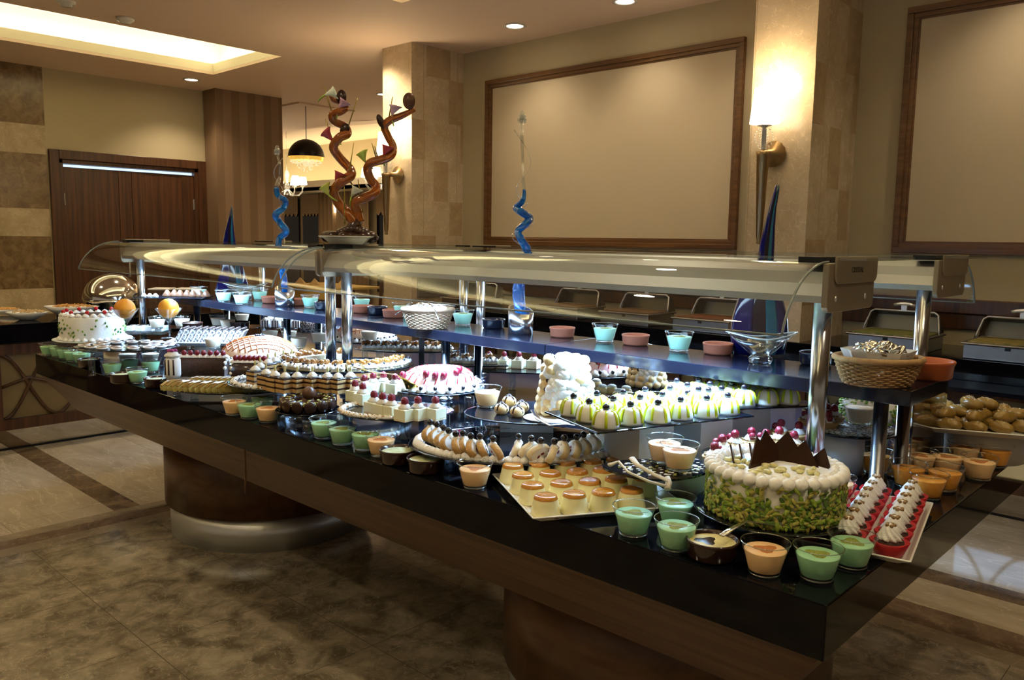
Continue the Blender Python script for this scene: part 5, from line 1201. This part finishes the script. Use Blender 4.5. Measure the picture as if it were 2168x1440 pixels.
def basket(loc,r0,r1,h,lab,m,rz,sy=.8):
    t=thing('wicker_basket',lab,'basket',loc,rz); nr=13; nw=40
    b=MB()
    for k in range(nr):
        z=.004+(h-.008)*k/(nr-1); rr=r0+(r1-r0)*(k/(nr-1))**.8; pts=[]
        for i in range(145):
            a=2*PI*i/144; q=rr+.0045*sin(18*a+PI*k); pts.append((q*cos(a),q*sin(a)*sy,z))
        b.tube(pts,h/nr*.46,5)
    for i in range(36): a=2*PI*(i+.5)/36; b.tube([(r0*cos(a),r0*sin(a)*sy,.002),(r1*cos(a),r1*sin(a)*sy,h)],.0022,4)
    b.build('woven_wall',m,t)
    b=MB(); b.tube([((r1+.004)*cos(2*PI*i/40),(r1+.004)*sin(2*PI*i/40)*sy,h) for i in range(41)],.008,8); b.lathe([(.001,.0),(r0,.0),(r0,.006),(.001,.006)],28,0,sy=sy); b.build('rim_and_base',m,t)
    b=MB(); b.lathe([(r0*.98,.01),(r1*.93,h-.004)],28,0,sy=sy,cap=False); b.build('lining',m,t)
    return t
def spoon():
    b=MB(); b.sph((.0,0,0),(.021,.014,.006),0,12,k=6); b.tube([(.018,0,.002),(.05,0,.008),(.10,0,.004),(.125,0,0)],[.003,.0025,.003,.0045],6,flat=.5); return b.build('dessert_spoon',m_chrome)
c=FB(1855,824,SZ,.09); basket(c,.088,.115,.075,'honey coloured wicker basket of dessert spoons at the right end of the shelf',m_wick,VR)
b=MB(); b.lathe([(.05,.0),(.085,.03),(.098,.058)],14,0,(0,0,.04),sy=.8,cap=False,smooth=False,fn=lambda r,a,i,z:r*(1+.12*cos(5*a))); tag(b.build('paper_napkin',m_paper,loc=c,rz=VR),'crumpled white paper napkin lining the honey coloured basket','napkin')
for i in range(30):
    a=random.random()*6.3; q=.078*random.random()**.6; o=put('spoon',spoon,(c.x+q*cos(a),c.y+q*sin(a)*.8,SZ+.075+.03*(1-q/.08)+random.random()*.015),random.random()*6.3,'steel dessert spoon in the honey coloured wicker basket','spoon','dessert spoons in the honey coloured basket'); o.rotation_euler=(random.uniform(-.9,.9),random.uniform(.35,.8),math.atan2(-(o.location.y-c.y),-(o.location.x-c.x))+random.uniform(-.9,.9)); o.scale=(1.0,1.5,1.5); o['label']='steel dessert spoon in the honey coloured wicker basket'
c=FB(906,699,SZ,.07); basket(c,.078,.108,.085,'pale wicker basket of meringues and spoons on the shelf right of the double posts',m_wick2,VR,.75)
for i in range(16):
    a=random.random()*6.3; q=.085*random.random()**.5; b=MB(); b.swirl((0,0,0),.022,.022,0); tag(b.build('meringue',m_whip,loc=(c.x+q*cos(a),c.y+q*sin(a)*.75,SZ+.08)),'white meringue in the pale wicker basket','meringue','meringues in the pale basket')
for i in range(5):
    a=random.random()*6.3; q=.05; o=put('spoon',spoon,(c.x+q*cos(a),c.y+q*sin(a)*.75,SZ+.105),0,'steel spoon among the meringues of the pale basket','spoon','spoons in the pale basket'); o.rotation_euler=(random.uniform(-.6,.6),random.uniform(0,.5),random.random()*6)
# chrome pitchers with tall blue glass twists
def pitcher(loc,r,h,lab):
    b=MB(); n=36; vs=[]; fs=[]
    for i in range(n):
        a=2*PI*i/n; z=h*(.86+.14*cos(a-2.2)); vs+=[(r*cos(a),r*sin(a),0),(r*cos(a),r*sin(a),z),(r*.95*cos(a),r*.95*sin(a),z),(r*.95*cos(a),r*.95*sin(a),.004)]
    for i in range(n):
        j=(i+1)%n; fs+=[(4*i,4*j,4*j+1,4*i+1),(4*i+1,4*j+1,4*j+2,4*i+2),(4*i+2,4*j+2,4*j+3,4*i+3)]
    fs+=[tuple(4*i for i in reversed(range(n))),tuple(4*i+3 for i in range(n))]
    b.add(vs,fs); t=thing('chrome_vase',lab,'vase',loc,VR); o=b.build('vase_body',m_vase,t)
    return t
def twist(base,ptip,lab,pxs):
    # pxs: pixel trace of the blue twist (x,y,radius px) laid on the upright plane through the vase
    d=(base-Vector((0,0,H))).dot(_f); t=thing('glass_twist',lab,'glass sculpture',base)
    def W(x,y,off=0):
        r=ray(x,y); n=Vector((base.x,base.y,0)).normalized(); s=Vector((base.x,base.y,0)).dot(n)/r.dot(n); return Vector((0,0,H))+r*s+n*off-base
    N=len(pxs); pts=[];rad=[]
    for i in range((N-1)*6+1):
        k=i/6; j=min(int(k),N-2); f=k-j; P0,P1,P2,P3=[pxs[max(0,min(N-1,j+q))] for q in (-1,0,1,2)]
        v=[.5*((2*P1[m])+(-P0[m]+P2[m])*f+(2*P0[m]-5*P1[m]+4*P2[m]-P3[m])*f*f+(-P0[m]+3*P1[m]-3*P2[m]+P3[m])*f**3) for m in range(3)]
        amp=.03 if j<N*.6 else .01; pts.append(W(v[0],v[1],amp*cos(i*.52))); rad.append(max(.002,v[2]/F*d))
    cut=int(len(pts)*.72)
    b=MB(); b.tube(pts[:cut+1],rad[:cut+1],12); b.build('blue_twist',m_blue,t)
    b=MB(); b.tube(pts[cut:],rad[cut:],10); b.sph(pts[-1],(.012,.012,.02),0,10); 
    for a in range(5): b.sph(pts[-1]+Vector((.012*cos(a*1.25),.012*sin(a*1.25),-.015)),(.008,.008,.016),0,8)
    b.build('clear_tip',m_cglass,t)
    b=MB(); M=len(pts); ln=[]
    for i in range(int(M*.15),int(M*.92)):
        a=i*.30; ln.append(pts[i]+VX*(.032*cos(a))+VY*(.032*sin(a)))
    b.tube(ln,.0026,6); b.build('clear_spiral_thread',m_cglass,t)
q=FB(603,651,SZ,.05); pitcher(q,.053,.115,'chrome vase with slanted mouth on the left part of the shelf, blue twist inside')
twist(q+Vector((0,0,.006)),0,'tall blue glass twist rising from the left chrome vase',[(603,640,4),(602,600,7),(598,575,7),(590,530,7),(592,505,7),(606,490,7),(592,470,7),(583,455,7),(600,440,7),(604,425,6),(588,412,6),(586,395,5),(592,375,4),(592,350,3),(588,330,3),(587,316,4)])
q=FB(1102,711,SZ,.05); pitcher(q,.052,.12,'chrome vase with slanted mouth right of the navy dish, blue twist inside')
twist(q+Vector((0,0,.006)),0,'tall blue glass twist rising from the right chrome vase to a clear beaded tip',[(1104,700,6),(1102,660,12),(1098,615,13),(1106,570,9),(1118,535,9),(1105,510,8),(1097,490,8),(1112,475,8),(1122,462,8),(1108,452,8),(1092,440,7),(1105,428,6),(1110,410,4),(1108,380,3),(1107,340,3),(1105,290,4),(1104,262,4),(1106,245,3)])
# cobalt sail sculptures
def sail(base,pts,th,lab):
    d=(base-Vector((0,0,H))).dot(_f); t=thing('glass_sail',lab,'glass sculpture',base)
    def W(x,y):
        r=ray(x,y); n=Vector((base.x,base.y,0)).normalized(); s=Vector((base.x,base.y,0)).dot(n)/r.dot(n); return Vector((0,0,H))+r*s-base
    cols=[m_cobalt,m_dkgl,m_teal,m_cobalt]; n=Vector((base.x,base.y,0)).normalized()
    bounds=[0,.38,.62,.82,1]
    for k,nm_ in enumerate(('cobalt_layer','dark_layer','teal_layer','cobalt_layer')):
        b=MB(); vs=[];fs=[]; M=len(pts); S_=8
        for i,(y,xl,xr) in enumerate(pts):
            A_=W(xl,y);B_=W(xr,y); wd=(B_-A_).length/2; c0=(A_+B_)/2; ax=(B_-A_).normalized()
            f0,f1=bounds[k]*2-1,bounds[k+1]*2-1; ring=[]
            dep=max(.004,th*(1-i/(M-1))**.8)
            for j in range(S_+1):
                u_=f0+(f1-f0)*j/S_; ring.append(c0+ax*wd*u_-n*dep*math.sqrt(max(0,1-u_*u_)))
            for j in range(S_+1):
                u_=f1-(f1-f0)*j/S_; ring.append(c0+ax*wd*u_+n*dep*math.sqrt(max(0,1-u_*u_)))
            vs+=ring
        R_=2*S_+2
        for i in range(M-1):
            for j in range(R_): j2=(j+1)%R_; fs.append((i*R_+j,i*R_+j2,(i+1)*R_+j2,(i+1)*R_+j))
        fs.append(tuple(reversed(range(R_)))); fs.append(tuple((M-1)*R_+j for j in range(R_)))
        b.add(vs,fs); b.build(nm_,cols[k],t)
q=P(1607,752,SZ); sail(q,[(749,1552,1662),(712,1546,1669),(680,1548,1668),(650,1556,1662),(620,1566,1655),(590,1578,1648),(560,1602,1638),(520,1608,1640),(480,1617,1641),(440,1628,1644),(410,1637,1649),(392,1642,1651)],.04,'tall cobalt, black and teal glass sail behind the glass boat bowl at the right')
q=P(490,629,SZ); sail(q,[(628,458,524),(612,456,527),(590,462,522),(565,469,515),(540,470,506),(515,471,500),(490,476,496),(460,484,494),(435,489,492)],.04,'tall cobalt and teal glass sail at the left end of the shelf')
# glass boat bowls
def boat(loc,L_,lab,rz):
    t=thing('glass_boat_bowl',lab,'bowl',loc,rz); b=MB(); n=48; vs=[];fs=[]; pr=[(.20,0,.0),(.30,.012,.0),(.35,.03,0),(.6,.06,.0),(1,.085,.02),(.95,.085,.02),(.55,.064,0),(.30,.040,0),(.001,.036,0)]
    for r,z,e in pr:
        for j in range(n):
            a=2*PI*j/n; k=1+.0*cos(a); lx_=L_/2*r*(1+.25*abs(cos(a))**3*(r>.5)); vs.append((lx_*cos(a),L_/2*.55*r*sin(a),z+e*abs(cos(a))**2*1.0))
    for i in range(len(pr)-1):
        for j in range(n): j2=(j+1)%n; fs.append((i*n+j,i*n+j2,(i+1)*n+j2,(i+1)*n+j))
    fs.append(tuple(reversed(range(n)))); b.add(vs,fs); b.build('bowl',m_cglass,t)
    b=MB(); b.lathe([(.001,.002),(.035,.004),(.04,.02),(.02,.034),(.001,.035)],24,0); b.build('thick_foot',m_glassT,t)
    b=MB(); b.tube([(L_/2*(1+.25*abs(cos(a))**3)*cos(a),L_/2*.55*sin(a),.085+.02*cos(a)**2) for a in [2*PI*i/48 for i in range(49)]],.0025,6); b.build('rim_edge',m_edge2,t)
m_glassT=mat('solid_glass',(.92,.95,.97),.02,trans=1,ior=1.5); m_edge2=mat('bright_glass_edge',(.75,.85,.90),.05,trans=.5)
boat(FB(1609,773,SZ,.03),.185,'clear glass boat shaped bowl on the shelf in front of the right glass sail',VR)
boat(FB(520,637,SZ,.03),.21,'clear glass boat shaped bowl beside the left glass sail',VR+.1)
# truffle plate
c=P(368,628,SZ+.012); rect_plate((c.x,c.y,SZ+.012),.42,.2,VR+.02,'black plate of brown truffle cones overhanging the left end of the shelf')
for i in range(7):
    q=c+VX*(-.04+.04*i)+VY*.01*(i%2); b=MB(); b.lathe([(.028,0),(.03,.006),(.008,.04),(.001,.042)],12,0); tag(b.build('truffle',m_chocm,loc=q+Vector((0,0,.0005))),'brown cone shaped truffle, %s from the left on the black plate at the shelf end'%ORD[i],'truffle','truffles on the shelf end plate')
for i in range(3): q=c+VX*(-.17+.035*i)-VY*.03; b=MB(); b.swirl((0,0,0),.018,.02,0); tag(b.build('meringue',m_whip,loc=q+Vector((0,0,.0005))),'small white meringue, %s from the left on the truffle plate'%ORD[i],'meringue','meringues on the truffle plate')
# ================================================================== SUGAR SCULPTURE
base=AY(740,518,2.17); base.z=1.5675
b=MB(); b.lathe([(.06,0),(.10,.002),(.135,.028),(.162,.036),(.158,.039),(.13,.032),(.10,.008),(.001,.008)],4,0,T=Matrix.Rotation(PI/4,4,'Z'),smooth=False); o=b.build('serving_plate',m_porc,loc=base,rz=VR,bevel=.006); tag(o,'square white porcelain plate on the canopy top under the sugar sculpture','plate')
B0=base+Vector((0,0,.0085)); dN=Vector((base.x,base.y,0)).normalized(); sN=Vector((base.x,base.y,0)).dot(dN)
def W(x,y,off=0): r=ray(x,y); return Vector((0,0,H))+r*((sN+off)/r.dot(dN))-B0
t=thing('sugar_sculpture','tall twisting amber sugar sculpture with calla flowers and chocolate discs on the canopy','sugar sculpture',B0)
pxm=3.64/F
def spl(pxs,sub=6):
    N=len(pxs); out=[]
    for i in range((N-1)*sub+1):
        k=i/sub; j=min(int(k),N-2); f=k-j; Q=[pxs[max(0,min(N-1,j+q))] for q in (-1,0,1,2)]
        out.append([.5*((2*Q[1][m])+(-Q[0][m]+Q[2][m])*f+(2*Q[0][m]-5*Q[1][m]+4*Q[2][m]-Q[3][m])*f*f+(-Q[0][m]+3*Q[1][m]-3*Q[2][m]+Q[3][m])*f**3) for m in range(4)])
    return out
arms=[[(751,472,9,0),(735,452,10,.01),(716,430,9,.03),(707,405,8,.0),(722,385,9,-.03),(742,372,9,0),(741,358,8,.03),(720,335,8,.03),(706,312,8,0),(718,292,8,-.03),(735,283,8,0),(730,268,7,.03),(708,257,7,.02),(704,242,7,0),(722,235,7,-.02),(732,228,6,0),(718,216,5,.02),(706,212,4,.02),(698,200,2,.0)],
[(762,470,9,0),(756,448,9,.0),(752,430,8,-.02),(770,420,9,-.02),(792,410,9,0),(796,395,8,.02),(785,380,8,.02),(778,360,8,0),(785,345,8,-.03),(808,338,8,-.02),(828,328,8,.0),(832,310,7,.02),(822,290,7,.02),(814,268,7,0),(825,255,7,-.01),(850,245,6,-.01),(878,232,4,0)]]
for k,a in enumerate(arms):
    s_=spl(a); b=MB(); b.tube([W(x,y,o*.8) for x,y,r,o in s_],[r*1.18*pxm for x,y,r,o in s_],12); b.build('amber_spiral',m_amber,t)
b=MB(); 
for i in range(12):
    b.sph((W(700+9*i,500)+Vector((0,0,-.0)) ) if 0 else Vector(((-.10+.018*i)*VX.x+random.uniform(-.03,.03)*VY.x,(-.10+.018*i)*VX.y+random.uniform(-.03,.03)*VY.y,.026)),(.038,.038,.026),0,9,bump=.12,bf=4)
for i in range(8): b.sph(Vector(((-.03+.014*i)*VX.x,(-.03+.014*i)*VX.y,.045+.015*sin(PI*i/7))),(.03,.03,.022),0,9,bump=.1)
b.tube([W(735,498),W(750,480),W(760,465)],[.03,.03,.02],10); b.build('rock_base',m_choc,t)
for i,(x,y,rx,ry,tl) in enumerate(((723,206,10,15,.1),(866,214,13,17,0),(730,274,9,13,.5),(806,257,7,15,-.4))):
    b=MB(); b.lathe([(.001,-.006),(1.0,-.004),(1.0,.004),(.001,.006)],24,0,T=Matrix.Translation(W(x,y,-.01))@Matrix.Rotation(VR,4,'Z')@Matrix.Rotation(tl,4,'Y')@Matrix.Rotation(PI/2,4,'X')@Matrix.Diagonal((rx*pxm,ry*pxm,1,1))); b.build('chocolate_disc',m_chocm if i==1 else m_choc,t)
fl=[(688,193,(.70,.78,.66),1.2),(717,223,(.62,.36,.50),.6),(703,289,(.45,.06,.08),-.8),(710,377,(.48,.06,.08),.4),(697,406,(.62,.72,.15),-.6),(744,408,(.75,.80,.68),.5),(774,336,(.55,.72,.12),-.5),(812,322,(.50,.05,.06),.3),(830,238,(.65,.45,.58),.2)]
for i,(x,y,cl,tl) in enumerate(fl):
    b=MB(); mm=mat('petal_%d'%i,cl,.4); T=Matrix.Translation(W(x,y+8,-.02))@Matrix.Rotation(VR,4,'Z')@Matrix.Rotation(tl,4,'Y')@Matrix.Scale(1.35,4)
    b.lathe([(.002,0),(.007,.012),(.016,.028),(.022,.034),(.020,.034),(.013,.027),(.001,.006)],14,0,T=T,fn=lambda r,a,i_,z:r*(1+.25*cos(a) if z>.02 else 1)); o=b.build('calla_flower',mm,t)
    b=MB(); b.tube([(0,0,0),(.004,0,-.015),(.012,0,-.03)],[.003,.003,.002],6,T=T); b.build('flower_stem',m_green,o)
sticks=[(708,255,686,183),(705,300,689,252),(730,290,757,208),(737,380,749,302),(730,475,728,370),(768,450,758,380),(823,252,831,205),(797,335,787,303),(800,334,793,310),(742,385,765,420)]
for i,(x0,y0,x1,y1) in enumerate(sticks):
    b=MB(); b.tube([W(x0,y0,-.01),W(x1,y1,-.015)],[.0035,.002],6); b.build('gold_stick',mat('golden_stick',(.35,.27,.06),.3,.5),t)
